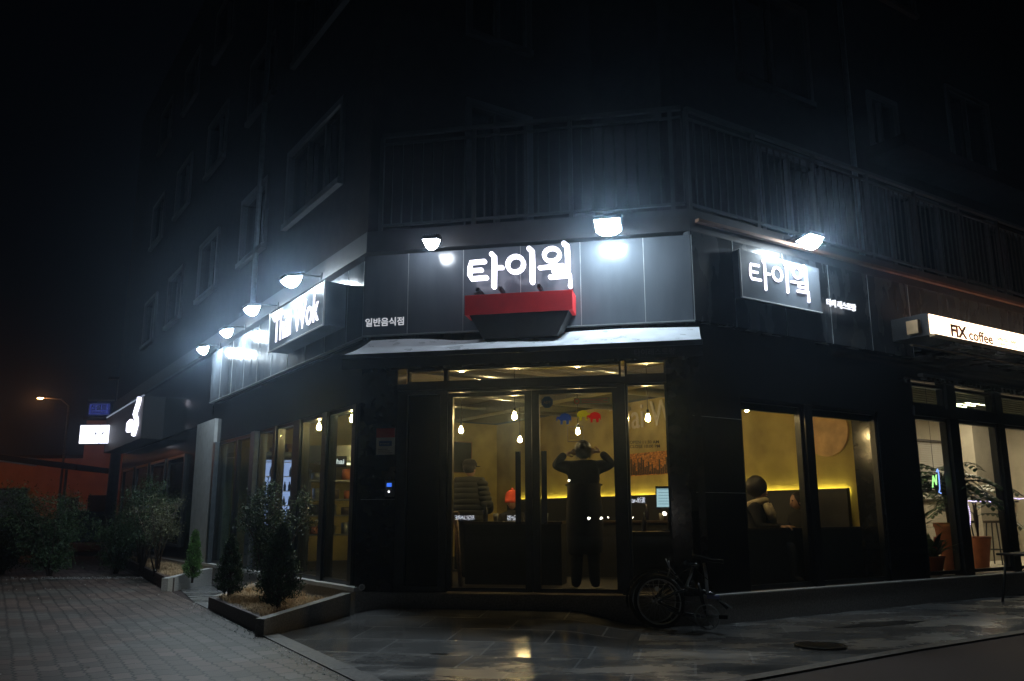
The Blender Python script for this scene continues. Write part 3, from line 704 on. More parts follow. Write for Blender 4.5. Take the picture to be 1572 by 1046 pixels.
flood(FA, -5.13, -.31, 4.27, 'flood lamp between the two others over the grey left fascia', 'lamp_lens_street', 15)
flood(FA, -6.73, -.31, 4.23, 'farthest flood lamp at the end of the left fascia', 'lamp_lens_street', 15)
flood(FC, 1.70, -.36, 4.44, 'flood lamp above the lettered panel on the right facade', 'lamp_lens', -10, 1.25)
# sign box on the left side
s = thing('sign_box', 'box sign with white lit English letters on the left facade', 'sign', FA @ T(-1.68, -.15, 3.5))
mb = MB(FA); mb.box(-2.76, -.59, -.30, -.006, 3.51, 4.08); mb.build('cabinet', 'sign_panel', s)
mb = MB(FA); mb.box(-2.765, -.585, -.312, -.29, 3.50, 3.515); mb.box(-2.775, -2.762, -.312, -.29, 3.50, 4.09); mb.box(-.588, -.575, -.312, -.29, 3.50, 4.09); mb.build('trim', 'white_paint', s)
text("Thai Wok", FA @ T(-2.56, -.302, 3.60), 1.80, 'letters', 'letters', s, depth=.006, height=.38, bold=.01)
# right side sign
s = thing('letter_panel_sign', 'black panel with three white lit Korean letters on the right facade', 'sign', FC @ T(1.4, -.05, 3.64))
mb = MB(FC); mb.box(.69, 2.15, -.12, -.005, 3.64, 4.215); mb.build('back_panel', mat('sign_panel_dark', (.14, .16, .19), .25, 0, .12, 3), s)
mb = MB(FC); mb.box(.682, 2.155, -.127, -.1, 3.628, 3.6395); mb.box(.680, .6895, -.127, -.1, 3.64, 4.22); mb.build('trim', 'white_paint', s)
stroke_letters(FC @ T(.80, -.121, 3.70), .88, 'letters', s, .006, .66)
s = text("타이 레스토랑", FC @ T(2.30, -.085, 3.75), .60, 'letters_small', 'letter_sign', depth=.02, bold=.02)
tag(s, 'small white lit Korean letters beside the right sign panel', 'lettering')
# coffee light box
s = thing('light_box_sign', 'long glowing white light box with orange coffee lettering', 'sign', FC @ T(6, -.55, 3.43))
mb = MB(FC); mb.box(3.66, 9.0, -.62, -.10, 3.435, 3.73); mb.build('cabinet', 'dark_frame', s)
mb = MB(FC); mb.box(3.68, 6.3, -.632, -.6205, 3.455, 3.715); fc = mb.build('face', 'coffee_face', s)
mb = MB(FC); mb.box(3.75, 8.9, -.45, -.30, 3.7305, 3.738); mb.build('added_top_glow', emis('warm_top_glow', (1, .50, .25), 6), s)  # glowing strip added on top to warm the fascia above
mb = MB(FC); mb.box(6.3, 6.42, -.64, -.6205, 3.435, 3.73); mb.build('divider', mat('maroon', (.12, .01, .03), .5), s)
mb = MB(FC); mb.box(3.58, 3.655, -.52, -.36, 3.47, 3.65); mb.build('end_box', 'coffee_side', s)
mb = MB(FC); mb.box(3.655, 9.0, -.70, -.622, 3.405, 3.434); mb.box(3.8, 9.0, -.30, -.26, 3.36, 3.38); mb.build('ledge', 'coffee_side', s)
text("FIX", FC @ T(4.16, -.633, 3.47), .40, 'coffee_letter', 'letters', fc, depth=.004, bold=.04, height=.17)
text("coffee", FC @ T(4.60, -.633, 3.47), .62, 'coffee_letter', 'letters', fc, depth=.004, height=.15, bold=.02)
text("ESPRESSO BAR\nCOFFEE TO GO", FC @ T(5.30, -.633, 3.475), .62, 'coffee_letter', 'letters', fc, depth=.004, height=.12)
mb = MB(FC); mb.box(4.3, 12, -.10, -.02, 3.02, 3.06)
for i in range(60): mb.box(4.35 + i * .12, 4.40 + i * .12, -.09, -.03, 2.985 - .03 * random.random(), 3.021)
mb.build('awning_roll', 'black_matte', bld)
# wall items beside the door
s = thing('wall_poster', 'red and white notice on the black pier left of the door', 'poster', FB @ T(.3, .07, 1.85))
mb = MB(FB); mb.box(.175, .425 - .02, .072, .0795, 1.855, 2.165); mb.build('sheet', 'sticker_white', s)
mb = MB(FB); mb.box(.175, .405, .0695, .0715, 2.055, 2.165); mb.build('red_band', 'sticker_red', s)
mb = MB(FB); mb.box(.21, .37, .0695, .0715, 1.955, 2.015); mb.build('blue_panel', 'sticker_blue', s)
text("INTERNET", FB @ T(.225, .0692, 1.972), .13, 'sticker_white', 'print', s, depth=.002)
mb = MB(FB)
for i in range(3): mb.box(.20, .38 - .03 * i, .0695, .0715, 1.87 + .022 * i, 1.877 + .022 * i)
mb.build('print', 'grey_print', s)
s = thing('door_intercom', 'small grey keypad with a blue lit screen beside the door', 'keypad', FB @ T(.36, .05, 1.36))
mb = MB(FB); mb.box(.305, .415, .045, .0795, 1.365, 1.55, bev=.006); mb.ball((.36, .06, 1.575), .018, sq=(1, .6, 1)); mb.build('case', 'grey_frame', s)
mb = MB(FB); mb.box(.33, .39, .041, .0445, 1.475, 1.52); mb.build('screen', 'screen_blue', s)
mb = MB(FB); mb.ball((.358, .044, 1.42), .011); mb.build('indicator', 'tiny_white', s)
mb = MB(FB)
for i in range(4): mb.box(.326 + i * .018, .337 + i * .018, .042, .0445, 1.445, 1.456)
mb.build('keys', 'white_paint', s)
# stickers on the glass doors (on the outside face, y = .150)
GY = .1485
s = thing('security_sticker', 'dark blue eight-sided security sticker on the right glass door', 'sticker', FB @ T(2.225, GY, 2.43))
mb = MB(FB); mb.face_prism([(2.228 + .072 * math.cos(rad(22.5 + 45 * i)), 2.430 + .072 * math.sin(rad(22.5 + 45 * i))) for i in range(8)], GY - .0025, GY); mb.build('sheet', 'sticker_blue', s)
text("ADT", FB @ T(2.182, GY - .0026, 2.413), .09, 'grey_print', 'letters', s, depth=.001, bold=.02)
s = thing('door_notice', 'pale strip notice with a red ring at the top of the right door', 'sticker', FB @ T(2.75, GY, 2.38))
mb = MB(FB); mb.box(2.54, 2.96, GY - .002, GY, 2.395, 2.47); mb.build('sheet', 'film_grey', s)
mb = MB(FB); mb.ring((2.575, GY - .003, 2.43), (0, 1, 0), .026, .005, 24, 6); mb.build('ring', 'sticker_red', s)
mb = MB(FB)
for i in range(3): mb.box(2.63, 2.93 - .05 * (i % 2), GY - .004, GY - .0025, 2.41 + .018 * i, 2.415 + .018 * i)
mb.build('print', 'sticker_red', s)
def elephant(cx, cz, k, flip, m, label):
    P = [(-.09, -.02), (-.085, .03), (-.05, .06), (0, .07), (.05, .055), (.075, .02), (.095, .03), (.115, .01), (.112, -.035), (.10, -.03), (.10, 0), (.085, -.005), (.075, -.02), (.06, -.02), (.058, -.08), (.03, -.08), (.028, -.03), (-.02, -.03), (-.022, -.08), (-.055, -.08), (-.058, -.03), (-.075, -.02), (-.085, -.06)]
    s = MB(FB); s.face_prism([(cx + x * k * (-1 if flip else 1), cz + z * k) for x, z in P], GY - .0035 - random.uniform(0, .002), GY - .0005)
    return tag(s.build('elephant_sticker', m), label, 'sticker', 'elephant stickers on the right door')
elephant(2.43, 2.235, .85, True, 'film_blue', 'blue elephant sticker on the right glass door')
elephant(2.645, 2.27, .80, False, 'film_yellow', 'yellow green elephant sticker between the blue and the red ones')
elephant(2.775, 2.245, .80, True, 'film_red', 'red elephant sticker on the right glass door')
mb = MB(FB); z = GY - .003
for b in ((2.46, 2.64, 2.135, 2.142), (2.46, 2.64, 1.965, 1.972), (2.46, 2.466, 1.9722, 2.1348), (2.634, 2.64, 1.9722, 2.1348)): mb.box(b[0], b[1], z, z + .002, b[2], b[3])
s = thing('take_out_sticker', 'framed take out lettering on the right glass door', 'sticker', FB @ T(2.55, GY, 1.96))
mb.build('border', 'grey_print', s)
text("TAKE\nOUT", FB @ T(2.485, GY - .001, 1.995), .13, 'grey_print', 'letters', s, depth=.001, bold=.01)
s = text("OPEN 11:30 AM\nCLOSE 10:00 PM\n", FB @ T(3.165, .1535, 1.88), .335, 'black_matte', 'hours_lettering', depth=.002, bold=.01)
tag(s, 'opening hours lettering on the narrow glass right of the doors', 'lettering')

# ------------------------------------------------------------------ inside the restaurant
def at(x, y, z=0): return T(x, y, z)
def bulb(x, y, z, label, top=3.2):
    t = thing('pendant_lamp', label, 'lamp', at(x, y, z), 'bare bulb pendants in the restaurant')
    MB(at(x, y, z)).tube([(0, 0, .12), (0, 0, top - z)], .005, 6).build('cord', 'black_matte', t)
    MB(at(x, y, z)).lathe((0, 0, 0), [(.0, .125), (.018, .12), (.02, .065), (.0, .06)], 12).build('socket', 'dark_frame', t)
    MB(at(x, y, z)).lathe((0, 0, 0), [(.012, .06), (.018, .04), (.032, .005), (.030, -.02), (.015, -.038), (0.001, -.042)], 14).build('bulb', 'bulb', t)
for x, y, l in [(.03, 11.1, 'bare bulb hanging highest behind the left glass door'), (-.78, 12.9, 'bare bulb at the left edge behind the left glass door'),
                (.13, 14.6, 'bare bulb hanging lowest beside the door mullion'), (1.02, 13.2, 'bare bulb above the person with raised arms'),
                (1.83, 11.4, 'bare bulb over the monitor behind the narrow glass'), (2.88, 10.35, 'bare bulb at the edge of the right corner window'),
                (-2.83, 12.4, 'bare bulb farther inside the left street windows'), (-2.15, 11.35, 'bare bulb nearest the corner behind the left windows')]:
    bulb(x, y, 2.42, l)
# bench with a light strip along the party wall
t = thing('wall_bench', 'long dark bench with a glowing yellow light strip along its top', 'bench', PW @ at(-4.5, -.3, .3))
mb = MB(PW); mb.box(-9.2, -.68, -.12, -.05, .298, 1.50); mb.build('backrest', 'black_matte', t)
mb = MB(PW); mb.box(-9.2, -.68, -.60, -.121, .298, .72, bev=.02); mb.build('seat', 'black_matte', t)
mb = MB(PW); mb.box(-9.15, -.72, -.045, -.02, 1.455, 1.475); mb.build('light_strip', 'led_yellow', t)
# round disc, letters and skyline picture on the wall
t = thing('wall_disc', 'large round brass disc on the yellow wall of the right window', 'wall decoration', PW @ at(-1.0, -.03, 2.3))
mb = MB(PW); mb.tube([(-1.0, -.035, 2.31), (-1.0, -.003, 2.31)], .36, 48, smooth=False); mb.build('disc', mat('moon', (.62, .40, .20), .55, 0, .35, 4), t)
s = text("Thai Wok", PW @ at(-5.75, -.03, 2.70), 2.3, 'cream', 'wall_lettering', depth=.02, height=.45)
tag(s, 'cream English lettering high on the yellow restaurant wall', 'lettering')
t = thing('wall_picture', 'orange night skyline picture on the yellow wall behind the glass', 'picture', PW @ at(-4.7, -.02, 1.85))
m = mat('skyline', (.5, .2, .04), .6, 0, .95, 22, stretch=(1, 1, 2)); M['skyline'] = m
mb = MB(PW); mb.box(-5.4, -4.2, -.03, -.002, 1.85, 2.25); mb.build('print', 'skyline', t)
mb = MB(PW)
for i in range(26):
    x = -5.38 + i * .046; mb.box(x, x + .035, -.034, -.031, 1.86, 1.92 + random.random() * .25)
mb.build('skyline', 'darkwood', t)
t = thing('menu_board', 'black framed board on the back wall left of the beanie person', 'board', PW @ at(-9.78, -3.4, 2.1))
bw = PW @ T(-9.8, 0, 0) @ Matrix.Rotation(rad(-90), 4, 'Z') @ Matrix.Rotation(rad(180), 4, 'Z')   # x to the right seen from the room
mb = MB(PW); mb.box(-9.799, -9.77, -1.25, -.70, 2.10, 2.76); mb.build('board', 'black_matte', t)
mb = MB(PW)
for q in ((-9.799, -9.76, -1.27, -1.251, 2.08, 2.78), (-9.799, -9.76, -.699, -.68, 2.08, 2.78), (-9.799, -9.76, -1.25, -.70, 2.761, 2.78), (-9.799, -9.76, -1.25, -.70, 2.08, 2.0995)): mb.box(*q)
mb.build('frame', 'wood', t)
# tables and chairs
def table(x, y, rz, label, wd=.7):
    f = at(x, y, .296) @ Matrix.Rotation(rad(rz), 4, 'Z')
    t = thing('dining_table', label, 'table', f, 'dark tables in the restaurant')
    MB(f).box(-wd / 2, wd / 2, -.35, .35, .71, .74, bev=.005).build('tabletop', 'darkwood', t)
    MB(f).tube([(0, 0, .02), (0, 0, .71)], .035, 12).build('column', 'black_matte', t)
    MB(f).box(-.22, .22, -.22, .22, .0, .02, bev=.004).build('base', 'black_matte', t)
def chair(x, y, rz, label):
    f = at(x, y, .296) @ Matrix.Rotation(rad(rz), 4, 'Z')
    t = thing('dining_chair', label, 'chair', f, 'dark chairs in the restaurant')
    MB(f).box(-.2, .2, -.2, .2, .43, .46, bev=.01).build('seat', 'darkwood', t)
    for sx in (-1, 1):
        for sy in (-1, 1): MB(f).tube([(sx * .18, sy * .18, .43), (sx * .2, sy * .21, 0)], .014, 8).build('leg', 'black_matte', t)
    b = MB(f); b.tube([(-.18, .19, .44), (-.19, .24, .85), (.19, .24, .85), (.18, .19, .44)], .012, 8); b.box(-.18, .18, .225, .24, .62, .84, bev=.005); b.build('backrest', 'darkwood', t)
for x, y, l in [(3.0, 11.6, 'dark table before the two diners in the right window'), (2.9, 14.2, 'dark table deeper along the yellow wall bench'),
                (1.2, 16.4, 'dark table before the bench behind the right door'), (.05, 12.6, 'dark table in front of the person in the orange beanie'), (-.9, 14.0, 'dark table near the back board')]:
    table(x, y, 33.5, l)
for x, y, r, l in [(2.5, 12.4, 120, 'dark chair behind the table of the right window diners'), (1.5, 15.2, 120, 'dark chair at the bench table behind the doors'),
                   (2.2, 13.4, -60, 'dark chair between the yellow wall and the counter')]:
    chair(x, y, r, l)
t = thing('service_counter', 'dark counter with a pale top behind the narrow glass', 'counter', at(1.75, 10.75, .296))
MB(at(1.75, 10.7, .296) @ Matrix.Rotation(rad(-8), 4, 'Z')).box(-.42, .55, -.25, .35, 0, .62).build('body', 'black_matte', t)
MB(at(1.75, 10.7, .296) @ Matrix.Rotation(rad(-8), 4, 'Z')).box(-.44, .57, -.27, .37, .621, .65, bev=.006).build('top', 'darkwood', t)
t = thing('till_monitor', 'tilted flat monitor with a bright pale blue screen on the counter', 'monitor', at(1.95, 10.7, .95))
f = at(1.93, 10.62, 1.36) @ Matrix.Rotation(rad(-14), 4, 'Z') @ Matrix.Rotation(rad(-14), 4, 'X')
MB(f).box(-.165, .165, 0, .03, -.14, .14, bev=.006).build('case', 'black_gloss', t)
sc_ = MB(f).box(-.15, .15, -.004, -.0005, -.125, .125).build('screen', 'screen', t)
mb = MB(f); [mb.box(-.13, .13, -.0055, -.0042, -.09 + i * .036, -.086 + i * .036) for i in range(6)]; mb.box(-.15, .15, -.0055, -.0042, .105, .125); mb.build('screen_lines', 'sticker_blue', t)
MB(at(1.93, 10.66, .95)).tube([(0, 0, 0), (0, .03, .3)], .02, 10).build('stand', 'black_gloss', t)
MB(at(1.93, 10.66, .945)).disc((0, 0, .012), (0, 0, 1), .1, .02).build('base', 'black_gloss', t)
for nm, (x0, x1, y), l in (('x', (-.62, .62, 11.0), 'dark waist high counter with a wooden top behind the left door'), ('x', (.72, 2.3, 12.3), 'dark counter behind the person with raised arms')):
    f = at((x0 + x1) / 2, y, .296) @ Matrix.Rotation(rad(-11.5), 4, 'Z'); hw = (x1 - x0) / 2
    t = thing('bar_counter', l, 'counter', f, 'dark counters behind the glass doors')
    MB(f).box(-hw, hw, 0, .42, 0, .74).build('body', 'black_matte', t); MB(f).box(-hw - .02, hw + .02, -.03, .45, .741, .775, bev=.005).build('top', 'darkwood', t)
# small things standing on the counters
random.seed(9)
for x, y, z, k, l in ((-.35, 11.16, 1.072, 'b', 'dark bottle at the left end of the counter behind the left door'), (-.22, 11.18, 1.072, 'g', 'small glass beside the bottle on the left door counter'), (.18, 11.05, 1.072, 'b', 'dark bottle near the beanie person on the door counter'), (.42, 11.0, 1.072, 'g', 'small glass at the right end of the left door counter'),
                      (1.0, 12.45, 1.072, 'g', 'small glass on the counter behind the raised arms person'), (1.9, 12.25, 1.072, 'b', 'dark bottle on the counter under the skyline picture'), (2.1, 12.2, 1.072, 'g', 'small glass at the right end of the rear counter'), (1.62, 10.66, .948, 'b', 'dark bottle left of the bright till monitor')):
    f = at(x, y, z)
    if k == 'b': o = MB(f).lathe((0, 0, 0), [(.001, 0), (.032, 0), (.032, .13), (.012, .18), (.012, .23), (.001, .231)], 14).build('bottle', 'bottle'); tag(o, l, 'bottle', 'bottles and glasses on the counters')
    else: o = MB(f).lathe((0, 0, 0), [(.001, 0), (.026, 0), (.034, .10), (.031, .10), (.024, .006), (.001, .006)], 14).build('drinking_glass', 'plaster_grey'); tag(o, l, 'glass', 'bottles and glasses on the counters')
t = thing('security_camera', 'small white security camera high on the back wall', 'camera', PW @ at(-9.7, -2.4, 2.95))
MB(PW).tube([(-9.79, -2.4, 2.98), (-9.68, -2.4, 2.96)], .02, 8).build('arm', 'white_paint', t); MB(PW).tube([(-9.72, -2.4, 2.95), (-9.55, -2.36, 2.90)], .04, 12).build('body', 'white_paint', t)
t = thing('wall_mirror', 'small pale framed print beside the black board on the back wall', 'picture', PW @ at(-9.78, -1.7, 1.9))
MB(PW).box(-9.799, -9.775, -1.85, -1.50, 1.85, 2.2).build('frame', 'darkwood', t); MB(PW).box(-9.7749, -9.77, -1.82, -1.53, 1.88, 2.17).build('print', 'cream', t)
# easel sign legs by the left door
t = thing('wooden_easel', 'wooden easel just inside the left glass door', 'easel', at(-.72, 10.55, .296))
f = at(-.70, 10.55, .296) @ Matrix.Rotation(rad(-10), 4, 'Z')
for sx in (-1, 1): MB(f).tube([(sx * .02, 0, .82), (sx * .09, -.05, 0)], [.016, .022], 6).build('leg', 'wood', t)
MB(f).tube([(0, 0.02, .80), (0, .25, 0)], .016, 6).build('leg', 'wood', t)
MB(f).ball((0, 0, .86), .055, sq=(1, .6, .8)).build('knob', 'wood', t)

# fridge and kitchen behind the left windows
ff = at(-3.95, 14.35, .296) @ Matrix.Rotation(rad(15), 4, 'Z')
t = thing('drinks_fridge', 'tall drinks fridge glowing blue white behind the left windows', 'fridge', ff)
MB(ff).box(-.36, .36, .03, .62, 0, 1.92).build('cabinet', 'grey_frame', t)
MB(ff).box(-.31, .31, .020, .029, .72, 1.78).build('lit_interior', 'fridge_glow', t)
mb = MB(ff)
for z in (.80, 1.02, 1.26, 1.50, 1.74): mb.box(-.31, .31, -.055, .0195, z, z + .012)
mb.build('shelf', 'white_paint', t)
mb = MB(ff); mb.box(-.345, -.315, -.06, .029, .05, 1.85); mb.box(.315, .345, -.06, .029, .05, 1.85); mb.box(-.3149, .3149, -.06, .029, 1.785, 1.85); mb.box(-.3149, .3149, -.06, .029, .05, .715); fr_ = mb.build('door', 'black_gloss', t)
mb = MB(ff)
for i in range(24):
    z = .78 + i * .041; mb.box(.296, .308, -.062, -.056, z, z + .024)
mb.build('light_strip', 'fridge_led', t)
for z in (.812, 1.032, 1.272, 1.512):
    for i in range(7):
        x = -.26 + i * .08 + random.uniform(-.008, .008)
        if random.random() < .16: continue
        s = MB(ff); s.lathe((x, -.02, z), [(.001, 0), (.022, 0), (.022, .09), (.010, .12), (.009, .15), (.001, .151)], 10)
        b_ = s.build('bottle', 'bottle'); tag(b_, 'dark bottle, %s from the left on the %s shelf of the glowing drinks fridge' % (['first', 'second', 'third', 'fourth', 'fifth', 'sixth', 'seventh'][i], {.812: 'bottom', 1.032: 'second', 1.272: 'third', 1.512: 'top'}[z]), 'bottle', 'bottles in the drinks fridge')
t = thing('kitchen_hood', 'steel kitchen hood lit from below behind the left windows', 'hood', at(-3.2, 14.6, 1.9))
MB(at(-2.6, 15.0, 0)).prism([(-.9, -.4), (.9, -.4), (.9, .4), (-.9, .4)], 2.06, 2.34).build('canopy', 'steel', t)
MB(at(-2.6, 15.0, 0)).box(-.7, .7, -.05, .0, 2.03, 2.058).build('tube_lamp', 'kitchen_tube', t)
t = thing('kitchen_shelf', 'steel kitchen shelf unit with pans and jars behind the left windows', 'shelf', at(-2.6, 13.6, .296))
fk = at(-2.55, 14.0, .296) @ Matrix.Rotation(rad(10), 4, 'Z')
for z in (.55, .85, 1.1, 1.4): MB(fk).box(-.75, .75, -.2, .2, z, z + .025).build('shelf', 'steel', t)
for sx in (-1, 1):
    for sy in (-1, 1): MB(fk).tube([(sx * .74, sy * .19, 0), (sx * .74, sy * .19, 1.6)], .014, 6).build('post', 'steel', t)
random.seed(3)
for z in (.576, .876, 1.126, 1.426):
    zn = {.576: 'lowest', .876: 'second lowest', 1.126: 'second highest', 1.426: 'top'}[z]
    for i in range(6):
        x = -.62 + i * .24 + random.uniform(-.03, .03); r = random.uniform(.05, .09); hh = random.uniform(.07, .17)
        s = MB(fk); s.lathe((x, 0, z), [(.001, 0), (r, 0), (r * 1.05, hh), (r * .8, hh + .01), (.001, hh + .012)], 14)
        mt = random.choice(['steel', 'darkwood', 'black_matte', 'steel', 'terracotta']); b_ = s.build('cooking_pot', mt)
        tag(b_, '%s pot, %s from the left on the %s kitchen shelf' % ({'steel': 'steel', 'darkwood': 'brown', 'black_matte': 'black', 'terracotta': 'clay'}[mt], ['first', 'second', 'third', 'fourth', 'fifth', 'sixth'][i], zn), 'pot', 'pots on the kitchen shelves')
t = thing('small_lit_sign', 'small white lit word hanging inside the left windows', 'sign', at(-2.48, 12.2, 1.85))
MB(at(-2.50, 12.2, 1.86)).box(-.10, .13, .002, .02, -.03, .13, bev=.004).build('board', 'black_matte', t)
text("Chai", at(-2.585, 12.2, 1.875), .18, 'letters_small', 'letters', t, depth=.006, bold=.02)
for x in (-2.57, -2.40): pass
MB(at(-2.50, 12.2, 1.86)).tube([(-.08, .01, .13), (-.08, .01, 1.34)], .004, 6).build('cord', 'black_matte', t)
# boxes by the far window
for k, (x, y, z, sx, sy, sz, l) in enumerate([(-4.75, 15.55, .296, .22, .2, .95, 'tall cardboard box standing behind the farthest left window'), (-4.72, 15.5, 1.25, .16, .16, .42, 'small cardboard box stacked on the tall one')]):
    b_ = MB(at(x, y, z)).box(-sx, sx, -sy, sy, 0, sz, bev=.006).build('cardboard_box', 'cardboard'); tag(b_, l, 'box')
mb = MB(FA)
for r_ in range(27):
    for c_ in range(5):
        x = -6.9 + c_ * .21 + (.1 if r_ % 2 else 0)
        mb.box(x, x + .2, 1.1, 1.2, .30 + r_ * .08, .372 + r_ * .08)
mb.build('brick_pillar', 'brick_int', bld)

# ------------------------------------------------------------------ inside the coffee shop
ca = bpy.data.lights.new('ceiling_light', 'AREA')
def panel_light(x, y, e):
    t = thing('ceiling_light', e, 'lamp', FC @ at(x, y, 3.1), 'ceiling panels of the coffee shop')
    MB(FC).box(x - .32, x + .32, y - .32, y + .32, 3.085, 3.119).build('frame', 'white_paint', t)
    MB(FC).box(x - .29, x + .29, y - .29, y + .29, 3.079, 3.0845).build('diffuser', 'coffee_panel', t)
for x, y, l in ((5.6, 1.9, 'nearest ceiling light panel in the coffee shop'), (8.4, 1.6, 'middle ceiling light panel in the coffee shop'), (11.2, 1.9, 'farthest ceiling light panel in the coffee shop')): panel_light(x, y, l)
bpy.data.lights.remove(ca)
def leaf_blade(mb, base, d, L, wd, droop, seg=5):
    """a drooping strap leaf"""
    d = Vector(d).normalized(); side = d.cross(Vector((0, 0, 1)))
    if side.length < .1: side = Vector((1, 0, 0))
    side.normalize(); p = Vector(base); vs = []
    for i in range(seg + 1):
        u = i / seg; ww = wd * math.sin(math.pi * (0.12 + .86 * u)) ; vs += [p - side * ww, p + side * ww]
        dd = (d + Vector((0, 0, -1)) * droop * u).normalized(); p = p + dd * (L / seg)
    mb.add(vs, [[2 * i, 2 * i + 1, 2 * i + 3, 2 * i + 2] for i in range(seg)], True)
def pot_plant(name, label, f, ph, pr, kind, n, L):
    t = thing(name, label, 'plant', f)
    MB(f).lathe((0, 0, 0), [(.001, 0), (pr * .62, 0), (pr, ph * .92), (pr * 1.06, ph * .92), (pr * 1.06, ph), (pr * .9, ph), (pr * .88, ph * .93), (.001, ph * .93)], 24).build('pot', 'terracotta', t)
    mb = MB(f); st = MB(f)
    for i in range(n):
        a = random.uniform(0, 6.28)
        if kind == 'palm':
            h = ph + random.uniform(.25, .75); up = random.uniform(.2, .9)
            st.tube([(0, 0, ph * .9), (.03 * math.cos(a), .03 * math.sin(a), h)], .012, 6)
            b0 = Vector((.03 * math.cos(a), .03 * math.sin(a), h)); d = Vector((math.cos(a), math.sin(a), up)).normalized()
            p = b0.copy(); pts = [p.copy()]
            for k in range(9):
                dd = (d + Vector((0, 0, -1)) * (k / 9) * 1.25).normalized(); p = p + dd * (L / 9); pts.append(p.copy())
                sd = dd.cross(Vector((0, 0, 1))).normalized()
                for s_ in (-1, 1):
                    for h_ in (0, .5): leaf_blade(mb, p + dd * L / 18 * h_, sd * s_ + dd * .5 + Vector((0, 0, .1)), .24 * (1 - .06 * k), .026, .9, 3)
            st.tube(pts, .005, 5)
        else:
            leaf_blade(mb, (random.uniform(-.05, .05), random.uniform(-.05, .05), ph * .9), (math.cos(a), math.sin(a), random.uniform(.7, 2.4)), L * random.uniform(.6, 1.1), .035, random.uniform(.5, 1.6), 6)
    if st.v: st.build('stem', 'bark', t)
    mb.build('foliage', 'leaf_house', t)
pot_plant('potted_palm', 'large feathery palm in a tall terracotta pot behind coffee shop glass', FC @ at(5.80, .62, .298), .72, .20, 'palm', 40, .72)
pot_plant('potted_plant', 'broad leaved plant in a small terracotta pot behind coffee shop glass', FC @ at(5.02, .45, .298), .26, .15, 'strap', 22, .55)
pot_plant('potted_palm', 'second feathery palm at the far edge of the coffee shop glass', FC @ at(7.1, .9, .298), .5, .18, 'palm', 9, .7)
pot_plant('potted_plant', 'upright leafy plant at the left edge of the coffee shop glass', FC @ at(4.80, .62, .298), .55, .16, 'strap', 26, .65)
for x, k, l in ((5.06, .78, 'red flower bud at the top of the small potted plant'), (4.98, .66, 'lower red flower bud on the small potted plant')):
    s = MB(FC @ at(x, .40, k)); s.ball((0, 0, 0), .04, sq=(1, 1, 1.3), jit=.1); tag(s.build('red_flower', 'sticker_red'), l, 'flower', 'red flower buds')
t = thing('rope_light', 'violet white rope light strung across the coffee shop glass', 'lamp', FC @ at(6, .3, 1.2))
mb = MB(FC); random.seed(5)
pts = [(5.62, z, ) for z in ()]
path = []
for i in range(34): path.append((5.69 + i * .038, 1.33 + .004 * math.sin(i)))
for i in range(20): path.append((5.68 + .05 * math.sin(i * .25), 1.31 - i * .028))
for i in range(30): path.append((6.99 + i * .043, 1.38 + .004 * math.sin(i)))
for i in range(20): path.append((6.98 + .03 * math.sin(i * .3), 1.33 - i * .03))
for x, z in path: mb.ball((x, .24, z), .0075, 6, 4)
mb.build('light_dots', 'rope_led', t)
mb = MB(FC); mb.tube([(x, .246, z) for x, z in path[:34]], .006, 5); mb.tube([(x, .246, z) for x, z in path[34:54]], .006, 5); mb.tube([(x, .246, z) for x, z in path[54:84]], .006, 5); mb.build('cable', 'glass_clear', t)
t = thing('window_poster', 'small green and yellow backlit poster among the coffee shop plants', 'poster', FC @ at(5.5, .3, .88))
mb = MB(FC); mb.box(5.40, 5.63, .30, .312, .88, 1.20); mb.build('sheet', emis('green_lit', (.35, .6, .08), .45), t)
mb = MB(FC); [mb.box(5.43, 5.60, .296, .299, .91 + .035 * i, .915 + .035 * i) for i in range(5)]; mb.build('print', 'sticker_red', t)
mb = MB(FC); mb.tube([(5.51, .306, 1.20), (5.51, .306, 3.1)], .003, 5); mb.build('cord', 'black_matte', t)
t = thing('neon_sign', 'small green and blue neon bow sign behind the coffee shop glass', 'sign', FC @ at(4.85, .3, 1.6))
M['neon_g'] = emis('neon_g', (.35, .9, .25), 2.2); M['neon_b'] = emis('neon_b', (.2, .35, 1), 2.6)
mb = MB(FC); mb.tube([(4.90, .28, 1.52), (4.94, .28, 1.68), (5.0, .28, 1.56), (5.02, .28, 1.70)], .010, 6); mb.build('green_tube', 'neon_g', t)
mb = MB(FC); mb.tube([(5.02, .27, 1.74), (5.05, .27, 1.78), (5.07, .27, 1.72), (5.06, .27, 1.5), (5.03, .27, 1.45), (5.08, .27, 1.44)], .008, 6); mb.build('blue_tube', 'neon_b', t)
mb = MB(FC); mb.tube([(4.98, .285, 1.7), (4.98, .285, 3.1)], .003, 5); mb.build('cord', 'black_matte', t)
def bar_stool(x, y, l):
    f = FC @ at(x, y, .298); t = thing('bar_stool', l, 'stool', f, 'dark stools in the coffee shop')
    MB(f).disc((0, 0, .72), (0, 0, 1), .17, .04).build('seat', 'darkwood', t)
    for a in range(4):
        c_, s_ = math.cos(a * 1.571 + .78), math.sin(a * 1.571 + .78); MB(f).tube([(c_ * .12, s_ * .12, .7), (c_ * .2, s_ * .2, 0)], .012, 6).build('leg', 'black_matte', t)
    MB(f).ring((0, 0, .25), (0, 0, 1), .165, .009, 24, 6).build('foot_ring', 'black_matte', t)
bar_stool(7.6, 1.4, 'dark stool behind the palm in the coffee shop'); bar_stool(8.5, 1.35, 'dark stool at the far coffee shop pane')
